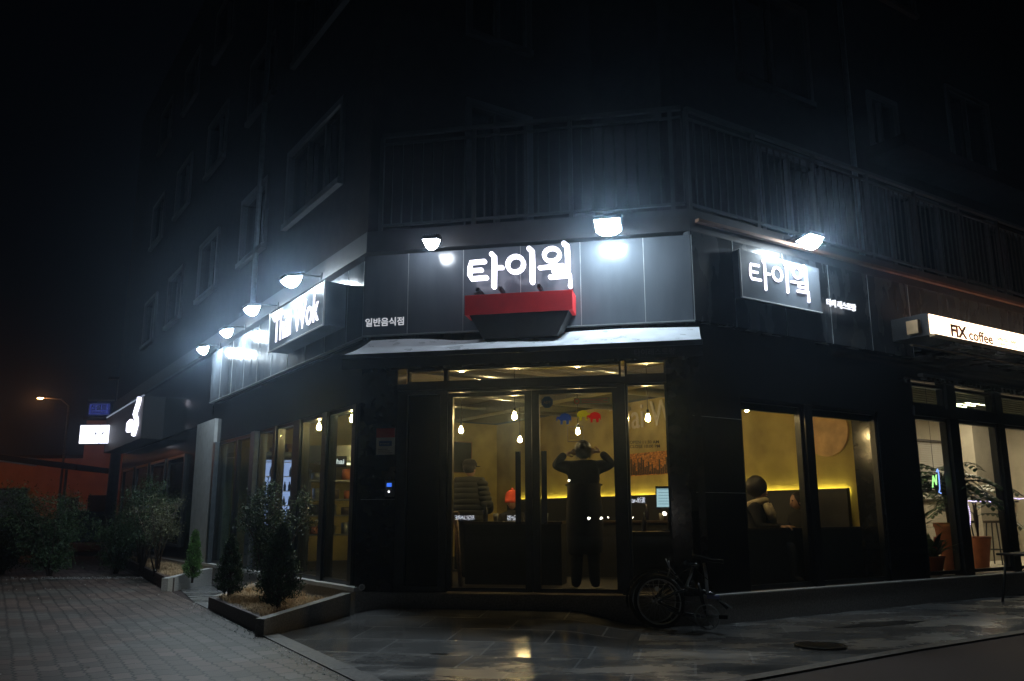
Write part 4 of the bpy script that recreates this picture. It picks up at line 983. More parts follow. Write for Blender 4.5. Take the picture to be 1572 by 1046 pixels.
# outdoor table at the right edge
t = thing('outdoor_table', 'black metal garden table cut off by the right edge of the picture', 'table', FC @ at(5.5, -.75, 0))
f = FC @ at(5.08, -.85, 0)
MB(f).box(-.05, 1.1, -.42, .42, .60, .63, bev=.008).build('tabletop', 'black_matte', t)
for sx, sy in ((0, -1), (1, -1), (0, 1), (1, 1)): MB(f).tube([(.06 + sx * .92, sy * .34, .60), (-.06 + sx * 1.14, sy * .40, 0)], .016, 8).build('leg', 'black_matte', t)

# ------------------------------------------------------------------ people
def skin_mesh(name, verts, edges, radii, m, parent, root=0, sub=1, fr=W):
    me = bpy.data.meshes.new(name); org = _mw[parent]; inv = org.inverted() @ fr
    me.from_pydata([(inv @ Vector(v))[:] for v in verts], edges, [])
    o = bpy.data.objects.new(name, me); COL.objects.link(o); o.parent = parent
    o.modifiers.new('s', 'SKIN'); o.modifiers.new('d', 'SUBSURF').levels = sub; o.modifiers['d'].render_levels = sub
    sv = me.skin_vertices[0].data
    for i, r in enumerate(radii):
        sv[i].radius = (r, r) if not isinstance(r, tuple) else r
        sv[i].use_root = (i == root)
    bpy.context.view_layer.update()
    m2 = bpy.data.meshes.new_from_object(o.evaluated_get(bpy.context.evaluated_depsgraph_get()))
    o.modifiers.clear(); o.data = m2; m2.name = name; bpy.data.meshes.remove(me)
    m2.materials.clear(); m2.materials.append(M[m]); m2.polygons.foreach_set('use_smooth', [True] * len(m2.polygons)); _mw[o] = org
    return o
def head(f, t, c, k=1.0, hair='hair', face='skin'):
    """head with face: skull, jaw, nose, eyes, ears; -y is forward in f"""
    mb = MB(f); c = Vector(c); u, v = 20, 14; vs = []; fs = []
    for i in range(v + 1):
        th = math.pi * i / v
        for q in range(u):
            ph = 2 * math.pi * q / u; x = math.sin(th) * math.cos(ph); y = math.sin(th) * math.sin(ph); z = math.cos(th)
            sx, sy, sz = .075, .095, .115
            if z < 0: sx *= 1 + z * .28; sy *= 1 + z * .12
            p = Vector((x * sx, y * sy, z * sz))
            if y < -.5 and z < -.3: p.y -= .008
            vs.append(c + p * k)
    for i in range(v):
        for q in range(u): fs.append([i * u + q, (i + 1) * u + q, (i + 1) * u + (q + 1) % u, i * u + (q + 1) % u])
    mb.add(vs, fs, True)
    mb.lathe(c + Vector((0, -.098 * k, -.03 * k)), [(.001, .035 * k), (.009 * k, .01 * k), (.016 * k, -.008 * k), (.001, -.016 * k)], 8)
    for s_ in (-1, 1): mb.ball(c + Vector((s_ * .076 * k, .005, -.01 * k)), .026 * k, 8, 6, sq=(.35, .7, 1.2))
    mb.build('head', face, t)
    ey = MB(f)
    for s_ in (-1, 1): ey.ball(c + Vector((s_ * .03 * k, -.086 * k, .008 * k)), .011 * k, 8, 6)
    ey.build('eyes', 'black_gloss', t)
    mo = MB(f); mo.box(c.x - .022 * k, c.x + .022 * k, c.y - .099 * k, c.y - .085 * k, c.z - .068 * k, c.z - .060 * k); mo.build('mouth', mat('lip', (.3, .1, .08), .5), t)
def hand(mbl, f, wrist, d, palm_n, t, m='skin'):
    """palm plus five curled fingers, grown as one skinned mesh"""
    wrist = Vector(wrist); d = Vector(d).normalized(); n = Vector(palm_n).normalized(); s = d.cross(n).normalized()
    V = [wrist, wrist + d * .045, wrist + d * .08]; E = [(0, 1), (1, 2)]; R = [.022, (.034, .016), (.036, .014)]
    for i, (o, L_) in enumerate([(-.030, .062), (-.010, .072), (.011, .067), (.030, .052)]):
        b = len(V); p = wrist + d * .085 + s * o
        V += [p, p + d * L_ * .45 + n * .006, p + d * L_ * .75 + n * .024, p + d * L_ * .85 + n * .045]
        E += [(2, b), (b, b + 1), (b + 1, b + 2), (b + 2, b + 3)]; R += [.0095, .0088, .008, .007]
    b = len(V); p = wrist + d * .03 - s * .03
    V += [p, p + d * .03 - s * .022 + n * .012, p + d * .055 - s * .026 + n * .03]; E += [(1, b), (b, b + 1), (b + 1, b + 2)]; R += [.012, .010, .008]
    return skin_mesh('hand', V, E, R, m, t, 0, 1, f)
# 1. person with raised arms, seen against the light, facing the room
pf = at(.86, 10.36, .296) @ Matrix.Rotation(rad(180 - 5), 4, 'Z')      # -y forward points into the room
t = thing('person', 'standing person in dark clothes inside the right door, both hands raised to the head', 'person', pf)
V = [(0, 0, .95), (0, .01, 1.08), (0, .0, 1.25), (0, .01, 1.40), (0, .0, 1.49),          # pelvis .. neck
     (.17, 0, 1.415), (.355, -.02, 1.445), (.21, .03, 1.585),      # arm: shoulder, elbow, wrist
     (-.17, 0, 1.415), (-.355, -.02, 1.455), (-.21, .03, 1.595),
     (.09, 0, .90), (.10, -.02, .5), (.11, .02, .09), (.12, -.12, .04),
     (-.09, 0, .90), (-.10, -.02, .5), (-.11, .02, .09), (-.12, -.12, .04)]
E_ = [(0, 1), (1, 2), (2, 3), (3, 4), (3, 5), (5, 6), (6, 7), (3, 8), (8, 9), (9, 10), (0, 11), (11, 12), (12, 13), (13, 14), (0, 15), (15, 16), (16, 17), (17, 18)]
R_ = [(.20, .15), (.19, .14), (.20, .14), (.15, .11), .06, .09, .075, .045, .09, .075, .045, .125, .095, .07, .05, .125, .095, .07, .05]
skin_mesh('body', V, E_, R_, 'cloth_black', t, 0, 2, pf)
ck = MB(pf); ck.lathe((0, .005, 0), [(.185, .40), (.205, .42), (.222, .74), (.215, .95), (.20, 1.1), (.205, 1.22), (.19, 1.22)], 28); ck.build('coat_skirt', 'cloth_black', t)
head(pf, t, (0, -.01, 1.60))
mb = MB(pf); mb.ball((0, .018, 1.628), .112, 18, 12, sq=(.92, 1.0, 1.05), jit=.02); mb.build('hair', 'hair', t)
mb = MB(pf); random.seed(2)
for i in range(1400):
    a = random.uniform(0, 6.28); e = random.uniform(-.75, 1.5); d = Vector((math.cos(a) * math.cos(e), math.sin(a) * math.cos(e), math.sin(e)))
    if d.y < -.55 and d.z < .35: continue
    p = Vector((0, .018, 1.628)) + Vector((d.x * .098, d.y * .106, d.z * .112)); q = (Vector((0, 0, -1)) + d * random.uniform(.0, .7) + Vector((random.gauss(0, .35), random.gauss(0, .35), 0))).normalized() * random.uniform(.03, .075)
    sd = q.cross(d).normalized() * .0022
    mb.add([p - sd, p + sd, p + q + d * .004], [[0, 1, 2]])
mb.ball((.01, .115, 1.66), .045, 12, 8, jit=.08)
mb.build('hair_strands', 'hair', t)
ck = MB(pf); ck.tube([(-.215, .0, 1.205), (-.1, -.15, 1.2), (.1, -.15, 1.2), (.215, 0, 1.205), (.1, .15, 1.2), (-.1, .15, 1.2)], .012, 6, closed=True); ck.lathe((0, .0, 0), [(.075, 1.43), (.068, 1.50), (.06, 1.50)], 18); ck.build('collar_and_belt', 'cloth_black', t)
hand(None, pf, (.21, .03, 1.585), (-1, .25, .12), (0, -1, .1), t); hand(None, pf, (-.21, .03, 1.595), (1, .25, .12), (0, -1, .1), t)
# 2. person in a puffer jacket, back to the window
pf = at(-.60, 12.0, .296) @ Matrix.Rotation(rad(150), 4, 'Z')
t = thing('person', 'standing person in an olive puffer jacket and cap behind the left door', 'person', pf)
V = [(0, 0, .88), (0, 0, 1.0), (0, .01, 1.15), (0, .01, 1.30), (0, 0, 1.39), (.19, .02, 1.29), (.27, .02, 1.04), (.20, -.18, .95), (-.19, .02, 1.29), (-.27, .02, 1.04), (-.2, -.18, .95),
     (.09, 0, .82), (.10, -.02, .45), (.11, .02, .09), (.12, -.12, .04), (-.09, 0, .82), (-.10, -.02, .45), (-.11, .02, .09), (-.12, -.12, .04)]
E_ = [(0, 1), (1, 2), (2, 3), (3, 4), (3, 5), (5, 6), (6, 7), (3, 8), (8, 9), (9, 10), (0, 11), (11, 12), (12, 13), (13, 14), (0, 15), (15, 16), (16, 17), (17, 18)]
R_ = [(.16, .13)] * 4 + [.055, .08, .06, .035, .08, .06, .035, .095, .07, .05, .045, .095, .07, .05, .045]
skin_mesh('body', V, E_, R_, 'cloth_black', t, 0, 2, pf)
jk = MB(pf)
for i in range(8):
    z = .82 + i * .073; k = 1 - .10 * abs(i - 3.5) / 3.5
    jk.lathe((0, 0, z), [(.02, -.03)] + [(.225 * k * (1 + .08 * math.cos(a)), .034 * math.sin(a) * 1.25) for a in [x * .31 - 1.55 for x in range(11)]] + [(.02, .06)], 20)
for s_ in (-1, 1):
    for i in range(5):
        u = i / 4.0; p = Vector((s_ * (.21 + .08 * u), .02, 1.28 - .27 * u)); jk.ball(p, .093, 14, 10, sq=(1, 1, .62))
    for i in range(3): jk.ball((s_ * (.28 - .035 * i), -.05 - .06 * i, .99 - .02 * i), .08, 12, 8, sq=(.95, .7, 1))
jk.build('puffer_jacket', 'puffer', t)
head(pf, t, (0, -.01, 1.49), .98)
mb = MB(pf); mb.ball((0, .008, 1.515), .104, 18, 12, sq=(.85, 1, .95)); mb.build('hair', 'hair', t)
mb = MB(pf); mb.lathe((0, 0, 1.53), [(.105, 0), (.104, .04), (.075, .09), (.001, .105)], 18); mb.box(-.06, .06, -.19, -.09, 1.53, 1.54, bev=.003); mb.build('cap', 'cloth_black', t)
hand(None, pf, (.20, -.18, .95), (0, -1, -.1), (-1, 0, 0), t); hand(None, pf, (-.20, -.18, .95), (0, -1, -.1), (1, 0, 0), t)
# 3..5 seated people
def seated(name_label, f, cloth, sit=.46, hair_r=.104):
    t = thing('person', name_label, 'person', f)
    V = [(0, 0, sit + .12), (0, .02, sit + .25), (0, .02, sit + .42), (0, 0, sit + .55), (0, -.01, sit + .64), (.17, .0, sit + .53), (.22, -.08, sit + .30), (.14, -.30, sit + .30), (-.17, 0, sit + .53), (-.22, -.08, sit + .30), (-.14, -.30, sit + .30),
         (.10, -.05, sit + .09), (.11, -.42, sit + .07), (.11, -.42, .09), (.11, -.54, .04), (-.10, -.05, sit + .09), (-.11, -.42, sit + .07), (-.11, -.42, .09), (-.11, -.54, .04)]
    E = [(0, 1), (1, 2), (2, 3), (3, 4), (3, 5), (5, 6), (6, 7), (3, 8), (8, 9), (9, 10), (0, 11), (11, 12), (12, 13), (13, 14), (0, 15), (15, 16), (16, 17), (17, 18)]
    R = [(.16, .13), (.15, .12), (.165, .12), (.12, .10), .052, .07, .052, .034, .07, .052, .034, .09, .07, .045, .042, .09, .07, .045, .042]
    skin_mesh('body', V, E, R, cloth, t, 0, 2, f)
    head(f, t, (0, -.03, sit + .75), .98)
    hand(None, f, (.14, -.30, sit + .30), (-.2, -1, 0), (0, 0, -1), t); hand(None, f, (-.14, -.30, sit + .30), (.2, -1, 0), (0, 0, -1), t)
    return t
f = at(.0, 13.3, .296) @ Matrix.Rotation(rad(-15), 4, 'Z')
t = seated('seated person wearing a bright orange beanie behind the left door', f, 'cloth_black', .30)
mb = MB(f); mb.lathe((0, -.02, 1.05), [(.108, -.005), (.116, .0), (.116, .04), (.110, .045), (.108, .10), (.085, .16), (.04, .19), (.001, .195)], 22); mb.ball((0, -.02, 1.25), .025, 10, 8); mb.build('beanie', 'red_fabric', t)
f = at(3.12, 11.0, .296) @ Matrix.Rotation(rad(60), 4, 'Z')
t = seated('seated person with big dark hair and a pale scarf in the right window', f, 'cloth_black', .40)
mb = MB(f); mb.ring((0, -.01, 1.0), (0, .25, 1), .10, .045, 24, 8); mb.tube([(.05, -.12, .98), (.06, -.17, .85), (.05, -.18, .72)], [.045, .05, .035], 8); mb.tube([(-.05, -.12, .98), (-.07, -.16, .88), (-.06, -.18, .78)], [.045, .05, .035], 8); mb.build('scarf', 'cloth_beige', t)
mb = MB(f); mb.ball((0, .0, 1.20), .145, 18, 12, sq=(.95, .95, .98), jit=.03); mb.build('hair', 'hair', t)
f = at(3.98, 12.0, .296) @ Matrix.Rotation(rad(-75), 4, 'Z')
t = seated('seated person in black with dark hair against the bench in the right window', f, 'cloth_black', .28)
mb = MB(f); mb.ball((0, .01, 1.06), .112, 18, 12, sq=(.9, 1, 1), jit=.02); mb.build('hair', 'hair', t)
t = thing('low_partition', 'low dark partition just behind the right corner window', 'partition', FC @ at(2.1, .5, .296))
mb = MB(FC); mb.box(.95, 3.35, .42, .50, .297, .96); mb.build('panel', 'black_matte', t)
mb = MB(FC); mb.box(.93, 3.37, .40, .52, .961, .985); mb.build('cap', 'darkwood', t)
t = thing('tissue_box', 'small box with a white tissue on the table in the right window', 'tissue box', at(3.2, 11.55, 1.037))
MB(at(3.25, 11.5, 1.0365)).box(-.1, .1, -.05, .05, 0, .05, bev=.004).build('box', 'cardboard', t)
mb = MB(at(3.25, 11.5, 1.087)); mb.lathe((0, 0, 0), [(.03, 0), (.02, .03), (.035, .07), (.001, .10)], 7, smooth=False); mb.build('tissue', 'sticker_white', t)

# ------------------------------------------------------------------ planters, grass, shrubs
def planter(name, label, poly, h0, t_=.11):
    """granite kerbs round a bed; poly: list of (x, y, top z) along the open sides"""
    root = thing(name, label, 'planter', at(poly[0][0], poly[0][1], 0))
    for (x0, y0, z0), (x1, y1, z1), m in poly_edges(poly):
        a = Vector((x0, y0, 0)); b = Vector((x1, y1, 0)); d = (b - a).normalized(); n = Vector((-d.y, d.x, 0)) * t_ * h0
        if (x0, y0) != poly[0][:2]: a = a + d * t_ * 1.05; z0 -= .002; z1 -= .002
        L_ = (b - a).length; k = max(1, round(L_ / .95))
        mb = MB()
        for i in range(k):
            p = a + d * (L_ * i / k + .003); q = a + d * (L_ * (i + 1) / k - .003); zp = z0 + (z1 - z0) * i / k; zq = z0 + (z1 - z0) * (i + 1) / k
            vs = [(p.x, p.y, -.02), (q.x, q.y, -.02), (q.x + n.x, q.y + n.y, -.02), (p.x + n.x, p.y + n.y, -.02), (p.x, p.y, zp), (q.x, q.y, zq), (q.x + n.x, q.y + n.y, zq), (p.x + n.x, p.y + n.y, zp)]
            mb.add(vs, [[0, 3, 2, 1], [4, 5, 6, 7], [0, 1, 5, 4], [1, 2, 6, 5], [2, 3, 7, 6], [3, 0, 4, 7]])
        mb.build('kerb_stone', m, root)
    return root
def poly_edges(p): return [(p[i][:3], p[i + 1][:3], p[i][3]) for i in range(len(p) - 1)]
P1 = (-2.42, 8.62); P2 = (-3.85, 11.15); P2b = apt(-3.55, -.02)
planter('planter', 'granite edged bed of dry grass nearest the camera with dark conifers', [(L0.x - .03, L0.y - .10, .288, 'granite'), (P1[0], P1[1], .16, 'granite_red'), (P2[0], P2[1], .15, 'granite'), (P2b[0], P2b[1], .20, 'granite')], -1)
Q1 = apt(-6.15, -.015); Q2 = (-5.42, 13.80); Q3 = (-9.6, 21.6)
planter('planter', 'granite edged bed of dry grass farther along the left wall', [(Q1[0], Q1[1], .28, 'granite_pale'), (Q2[0], Q2[1], .20, 'granite_red'), (Q3[0], Q3[1], .16, 'granite')], -1)
def bed(name, poly, z, label):
    n = len(poly); a = sum(poly[i][0] * poly[(i + 1) % n][1] - poly[(i + 1) % n][0] * poly[i][1] for i in range(n))
    if a < 0: poly = poly[::-1]
    mb = MB(); mb.prism(poly, -.02, z); o = mb.build(name, 'soil'); o['kind'] = 'structure'
bd1 = [(L0.x - .13, L0.y + .02), (P1[0] - .06, P1[1] + .16), (P2[0] + .13, P2[1] - .08), apt(-3.5, -.02), apt(-.1, -.02)]
bd2 = [(Q1[0] - .02, Q1[1] + .13), (Q2[0] - .02, Q2[1] + .14), (Q3[0] + .1, Q3[1] + .05), apt(-14, -.02), apt(-6.3, -.02)]
bed('soil', bd1, .13, ''); bed('soil', bd2, .14, '')
def inside(p, poly):
    c = False; j = len(poly) - 1
    for i in range(len(poly)):
        xi, yi = poly[i][:2]; xj, yj = poly[j][:2]
        if (yi > p[1]) != (yj > p[1]) and p[0] < (xj - xi) * (p[1] - yi) / (yj - yi) + xi: c = not c
        j = i
    return c
def grass(poly, z, n, hmin, hmax, name='dry_grass'):
    mb = MB(); xs = [p[0] for p in poly]; ys = [p[1] for p in poly]; k = 0
    cl = [(random.uniform(min(xs), max(xs)), random.uniform(min(ys), max(ys)), random.uniform(.5, 1.3)) for _ in range(40)]
    while k < n:
        p = (random.uniform(min(xs), max(xs)), random.uniform(min(ys), max(ys)))
        if not inside(p, poly): continue
        k += 1
        g_ = min(((p[0] - c[0]) ** 2 + (p[1] - c[1]) ** 2, c[2]) for c in cl)[1]
        h = random.uniform(hmin, hmax) * g_; a = random.uniform(0, 6.28); le = random.uniform(.2, 1.5) * h; wd = random.uniform(.002, .004)
        dx, dy = math.cos(a), math.sin(a); c_, s_ = -dy * wd, dx * wd
        mb.add([(p[0] - c_, p[1] - s_, z), (p[0] + c_, p[1] + s_, z), (p[0] + dx * le * .4 + c_ * .7, p[1] + dy * le * .4 + s_ * .7, z + h * .6), (p[0] + dx * le * .4 - c_ * .7, p[1] + dy * le * .4 - s_ * .7, z + h * .6), (p[0] + dx * le, p[1] + dy * le, z + h * random.uniform(.55, 1))], [[0, 1, 2, 3], [3, 2, 4]])
    o = mb.build(name, 'straw'); tag(o, 'dry straw coloured grass in the planter bed', 'grass', None, 'stuff'); return o
random.seed(11)
g1 = grass(bd1, .128, 15000, .03, .11); g1['label'] = 'dry straw coloured grass around the front conifers'
g2 = grass(bd2, .138, 12000, .04, .16); g2['label'] = 'dry grass in the farther bed along the left wall'
def leaf_quad(mb, p, s, up=None):
    a = Vector((random.gauss(0, 1), random.gauss(0, 1), random.gauss(0, 1)))
    if up is not None: a = a * .55 + up
    a.normalize(); b = a.orthogonal(); b.rotate(Matrix.Rotation(random.uniform(0, 6.28), 3, a)); b.normalize(); p = Vector(p)
    mb.add([p - b * s * .28, p + a * s * .5 - b * s * .05, p + a * s, p + a * s * .5 + b * s * .30], [[0, 1, 2, 3]])
def conifer(x, y, z, h, r, label, m, n=9000, ls=.045, prof=None):
    t = thing('conifer', label, 'tree', at(x, y, z))
    f = at(x, y, z); tr = MB(f); tr.tube([(0, 0, -.02), (.01, 0, h * .5), (0, .01, h * .95)], [r * .11, r * .08, .006], 8)
    for i in range(70):
        v = random.uniform(.12, .93); a = random.uniform(0, 6.28); rr = r * envelope(v) * random.uniform(.5, .9)
        tr.tube([(0, 0, v * h - .03), (math.cos(a) * rr * .6, math.sin(a) * rr * .6, v * h + .03), (math.cos(a) * rr, math.sin(a) * rr, v * h + .10)], [.007, .005, .002], 5)
    tr.build('trunk', 'bark', t)
    mb = MB(f); sprays = []
    for i in range(230):
        v = random.random() ** .85; a = random.uniform(0, 6.28); sprays.append((v, a, random.uniform(.55, 1.12)))
    for i in range(n):
        v, a, k = random.choice(sprays); vv = min(1, max(.03, v * .9 + .08 + random.gauss(0, .022))); aa = a + random.gauss(0, .17); rr = r * envelope(vv) * k * random.uniform(.55, 1.02)
        leaf_quad(mb, (math.cos(aa) * rr, math.sin(aa) * rr, vv * h), ls * random.uniform(.5, 1.1), Vector((math.cos(aa) * .4, math.sin(aa) * .4, 1.0)))
    mb.build('crown', m, t); return t
def envelope(v): return (min(1, v / .22) ** .6) * (1 - max(0, v - .22) / .80) ** .72
def shrub(x, y, z, h, r, label, m, n, ls=.05, stems=9, name='shrub', low=.25, twig=1):
    t = thing(name, label, 'shrub', at(x, y, z)); f = at(x, y, z); st = MB(f); mb = MB(f); tips = []
    for i in range(stems):
        a = random.uniform(0, 6.28); rr = r * random.uniform(.25, .9); p = Vector((random.uniform(-.04, .04), random.uniform(-.04, .04), -.01)); q = Vector((math.cos(a) * rr * .5, math.sin(a) * rr * .5, h * .5)); e = Vector((math.cos(a) * rr, math.sin(a) * rr, h * random.uniform(.75, 1)))
        st.tube([p, q, e], [.014, .009, .003], 6)
        for k in range(8):
            u = random.uniform(low, 1); b0 = p.lerp(q, u * 2) if u < .5 else q.lerp(e, u * 2 - 1)
            d = Vector((random.gauss(0, 1), random.gauss(0, 1), random.gauss(.5, .7))).normalized() * r * random.uniform(.2, .5); st.tube([b0, b0 + d * .6 + Vector((0, 0, .02)), b0 + d], [.006, .004, .0015], 5)
            for j in range(5): tips.append(b0 + d * random.uniform(.4, 1.05))
    for i in range(n):
        p = random.choice(tips) + Vector((random.gauss(0, .05), random.gauss(0, .05), random.gauss(0, .05))) * (r / .5)
        if p.z < h * low * .6: continue
        leaf_quad(mb, p, ls * random.uniform(.5, 1.1))
    st.build('stem', 'bark', t); mb.build('foliage', m, t); return t
random.seed(21)
conifer(-2.56, 9.62, .12, .92, .27, 'dark broad teardrop conifer nearest the camera in the front bed', 'leaf_dark', 9000)
conifer(-3.55, 11.0, .12, .78, .20, 'smaller dark conifer at the left end of the front bed', 'leaf_dark', 6500)
conifer(-5.15, 14.1, .13, .80, .17, 'small bright green conifer at the corner of the farther bed', 'leaf_green', 6000)
shrub(-2.95, 10.75, .12, 1.38, .50, 'tall loose shrub standing between the two front conifers', 'leaf_dark', 9000, .05, 12)
shrub(-6.35, 15.6, .13, 1.35, .55, 'thin olive shrub with bare stems in the farther bed', 'leaf_olive', 3800, .05, 11, low=.4)
shrub(-7.3, 17.2, .13, 1.7, .6, 'dark leafy shrub behind the olive one along the left wall', 'leaf_dark', 5500, .06, 12, low=.3)
shrub(-8.1, 19.0, .13, 1.6, .6, 'farthest shrub in the farther bed', 'leaf_dark', 4000, .06, 10, low=.3)
shrub(-9.3, 17.6, 0, 1.55, 1.0, 'wide dark shrub in the middle of the sidewalk at far left', 'leaf_dark', 11000, .075, 18, low=.12)
shrub(-10.6, 18.2, 0, 1.3, .85, 'lower dark shrub at the left end of the sidewalk shrubs', 'leaf_dark', 8000, .075, 14, low=.12)
shrub(-8.3, 18.3, 0, 1.2, .7, 'round dark shrub right of the wide one on the sidewalk', 'leaf_dark', 6500, .07, 12, low=.12)
# grit and fallen leaves in the paver joints
mb = MB(); random.seed(4)
for i in range(900):
    u = random.random()
    if u < .45: x, y = random.gauss(-8.3, .8), random.gauss(16.9, .18)
    elif u < .75: k = random.random(); x, y = -.95 - 3.4 * k + random.gauss(0, .10), 5.9 + 6.0 * k + random.gauss(0, .05)
    else: x, y = random.uniform(-9, -1), random.uniform(6, 16)
    if x > -.9 - (y - 5.9) * .563: x = -.95 - (y - 5.9) * .563
    a = random.uniform(0, 3.14); s = random.uniform(.004, .016)
    mb.add([(x, y, .003), (x + s * math.cos(a), y + s * math.sin(a), .003 + s * .4), (x - s * math.sin(a), y + s * math.cos(a), .004), (x, y, .003 + s * .7)], [[0, 1, 2], [0, 1, 3], [1, 2, 3], [0, 2, 3]])
tag(mb.build('grit', 'white_paint'), 'scattered pale grit along the sidewalk joints and edge', 'grit', None, 'stuff')
# small pipe stub by the planter corner
t = thing('pipe_stub', 'short pale pipe end at the corner of the step', 'pipe', at(L0.x + .07, L0.y + .03, .29))
mb = MB(at(L0.x + .07, L0.y + .05, .3)); mb.tube([(0, .05, .04), (0, -.03, .04)], .034, 14); mb.build('pipe', 'plaster_grey', t)
mb = MB(at(L0.x + .07, L0.y + .05, .3)); mb.ring((0, -.031, .04), (0, 1, 0), .03, .006, 18, 6); mb.build('lip', 'white_paint', t)

# ------------------------------------------------------------------ folded bicycle
bf = at(1.60, 9.05, 0) @ Matrix.Rotation(rad(-22), 4, 'Z')      # x along the bicycle to the right
bf = at(1.50, 9.05, 0) @ Matrix.Rotation(rad(-22), 4, 'Z')
bk = thing('bicycle', 'black folded bicycle with small wheels leaning before the black pier', 'bicycle', bf)
def wheel(cx, cy, tilt, R=.262):
    f = bf @ at(cx, cy, R + .008) @ Matrix.Rotation(rad(tilt), 4, 'Z')
    w_ = MB(f).ring((0, 0, 0), (0, 1, 0), R - .014, .020, 56, 10).build('wheel', 'rubber', bk)
    mb = MB(f); mb.ring((0, 0, 0), (0, 1, 0), R - .040, .010, 56, 6); mb.build('rim', 'steel', w_)
    mb = MB(f)
    for i in range(20):
        a = math.pi * 2 * i / 20; b = a + (.35 if i % 2 else -.35); y = .022 if i % 4 < 2 else -.022
        mb.tube([(.018 * math.cos(b), y, .018 * math.sin(b)), ((R - .045) * math.cos(a), 0, (R - .045) * math.sin(a))], .0016, 4)
    mb.build('spokes', 'steel', w_)
    mb = MB(f); mb.tube([(0, -.055, 0), (0, -.03, 0), (0, .03, 0), (0, .055, 0)], [.01, .024, .024, .01], 14); mb.build('hub', 'steel', w_)
wheel(0, 0, 0); wheel(-.09, .17, 4)
for cx, cy, a0, a1 in ((0, 0, 60, 175), (-.09, .17, 60, 200)):
    mb = MB(bf @ at(cx, cy, .27)); mb.tube([(.292 * math.cos(rad(a)), 0, .292 * math.sin(rad(a))) for a in range(a0, a1, 6)], .012, 6)
    mb.build('mudguard', 'black_gloss', bk)
def tb(name, m, *runs):
    mb = MB(bf)
    for pts, r in runs: mb.tube(pts, r, 10)
    return mb.build(name, m, bk)
tb('frame', 'bike_frame', ([(0, .06, .27), (.16, .05, .36), (.30, .04, .40), (.52, .03, .36), (.60, .03, .30)], [.012, .016, .022, .024, .02]), ([(0, -.06, .27), (.16, -.04, .36), (.30, .0, .40)], [.012, .014, .016]),
   ([(0, .05, .27), (.25, .05, .16), (.49, .03, .13)], .012), ([(0, -.05, .27), (.25, -.04, .15), (.49, 0, .13)], .012), ([(.49, .02, .13), (.44, .02, .27), (.40, .02, .46)], .018), ([(-.09, .23, .28), (.1, .2, .38), (.3, .1, .42)], .012), ([(.60, .03, .30), (.68, .03, .22)], .014))
tb('fork', 'bike_frame', ([(-.09, .12, .28), (.05, .14, .42), (.18, .12, .52)], .012), ([(-.09, .22, .28), (.05, .2, .42), (.18, .14, .52)], .012))
tb('seat_post', 'steel', ([(.49, .02, .36), (.485, .02, .56), (.47, .02, .66)], [.017, .017, .015]))
tb('handlebar_stem', 'steel', ([(.28, .0, .42), (.33, -.02, .52), (.365, -.02, .62)], .015))
tb('brake_lever', 'steel', ([(.10, -.02, .52), (.13, -.03, .60), (.09, -.03, .70)], .006), ([(.18, -.02, .55), (.13, -.03, .62), (.12, -.03, .68)], .006))
tb('cable', 'black_matte', ([(.36, -.02, .62), (.24, -.06, .56), (.20, -.05, .42), (.3, 0, .36)], .004), ([(.36, -.02, .62), (.52, -.07, .50), (.58, -.02, .36)], .004), ([(.1, -.03, .6), (.22, -.05, .50), (.3, 0, .4)], .004))
mb = MB(bf); mb.tube([(.33, -.12, .655), (.37, -.02, .64), (.40, .10, .63)], .012, 8); mb.tube([(.29, -.16, .668), (.345, -.09, .65)], .017, 10); mb.ball((.38, -.03, .645), .028, 12, 8, sq=(1.4, 1, .8)); mb.build('handlebar', 'bike_frame', bk)
mb = MB(bf)   # saddle: long nose, wide back
prof = [(.36, .012), (.42, .020), (.50, .035), (.58, .062), (.63, .072), (.665, .05)]
vs = []; fs = []
for x, wd in prof:
    zt = .735 - (x - .36) * .22 + (.012 if x > .6 else 0)
    for k in range(10):
        a = 2 * math.pi * k / 10; vs.append((x, .02 + wd * math.cos(a), zt + .018 * math.sin(a) * (1 if math.sin(a) > 0 else 1.4)))
for i in range(len(prof) - 1):
    for k in range(10): fs.append([i * 10 + k, i * 10 + (k + 1) % 10, (i + 1) * 10 + (k + 1) % 10, (i + 1) * 10 + k])
fs += [list(range(10))[::-1], [50 + k for k in range(10)]]
mb.add(vs, fs, True); mb.tube([(.45, .0, .70), (.47, .02, .66), (.55, .04, .68)], .005, 6); mb.build('saddle', 'black_gloss', bk)
cf = bf @ at(.49, -.045, .14)
ch = MB(cf).ring((0, 0, 0), (0, 1, 0), .118, .0055, 48, 6)
for i in range(48):
    a = 2 * math.pi * i / 48; ch.box(.123 * math.cos(a) - .003, .123 * math.cos(a) + .003, -.003, .003, .123 * math.sin(a) - .003, .123 * math.sin(a) + .003)
for i in range(5):
    a = 2 * math.pi * i / 5 + .3; ch.tube([(.018 * math.cos(a), 0, .018 * math.sin(a)), (.114 * math.cos(a), 0, .114 * math.sin(a))], [.012, .006], 6)
ch.ring((0, 0, 0), (0, 1, 0), .07, .003, 36, 6); cr = ch.build('chainring', 'steel', bk)
mb = MB(cf); mb.tube([(0, -.02, 0), (.09, -.03, .012), (.165, -.035, .02)], [.014, .011, .012], 8); mb.build('crank', 'steel', cr)
mb = MB(cf @ at(.175, -.085, .02)); mb.box(-.035, .035, -.045, .04, -.012, .012, bev=.004); mb.box(-.042, .042, -.048, -.040, -.018, .018); mb.build('pedal', 'rubber', cr)
mb = MB(bf); mb.tube([(0, -.03, .30), (.25, -.04, .285), (.49, -.045, .258)], .004, 5); mb.tube([(0, -.03, .24), (.25, -.04, .135), (.49, -.045, .022)], .004, 5); mb.build('chain', 'dark_frame', bk)
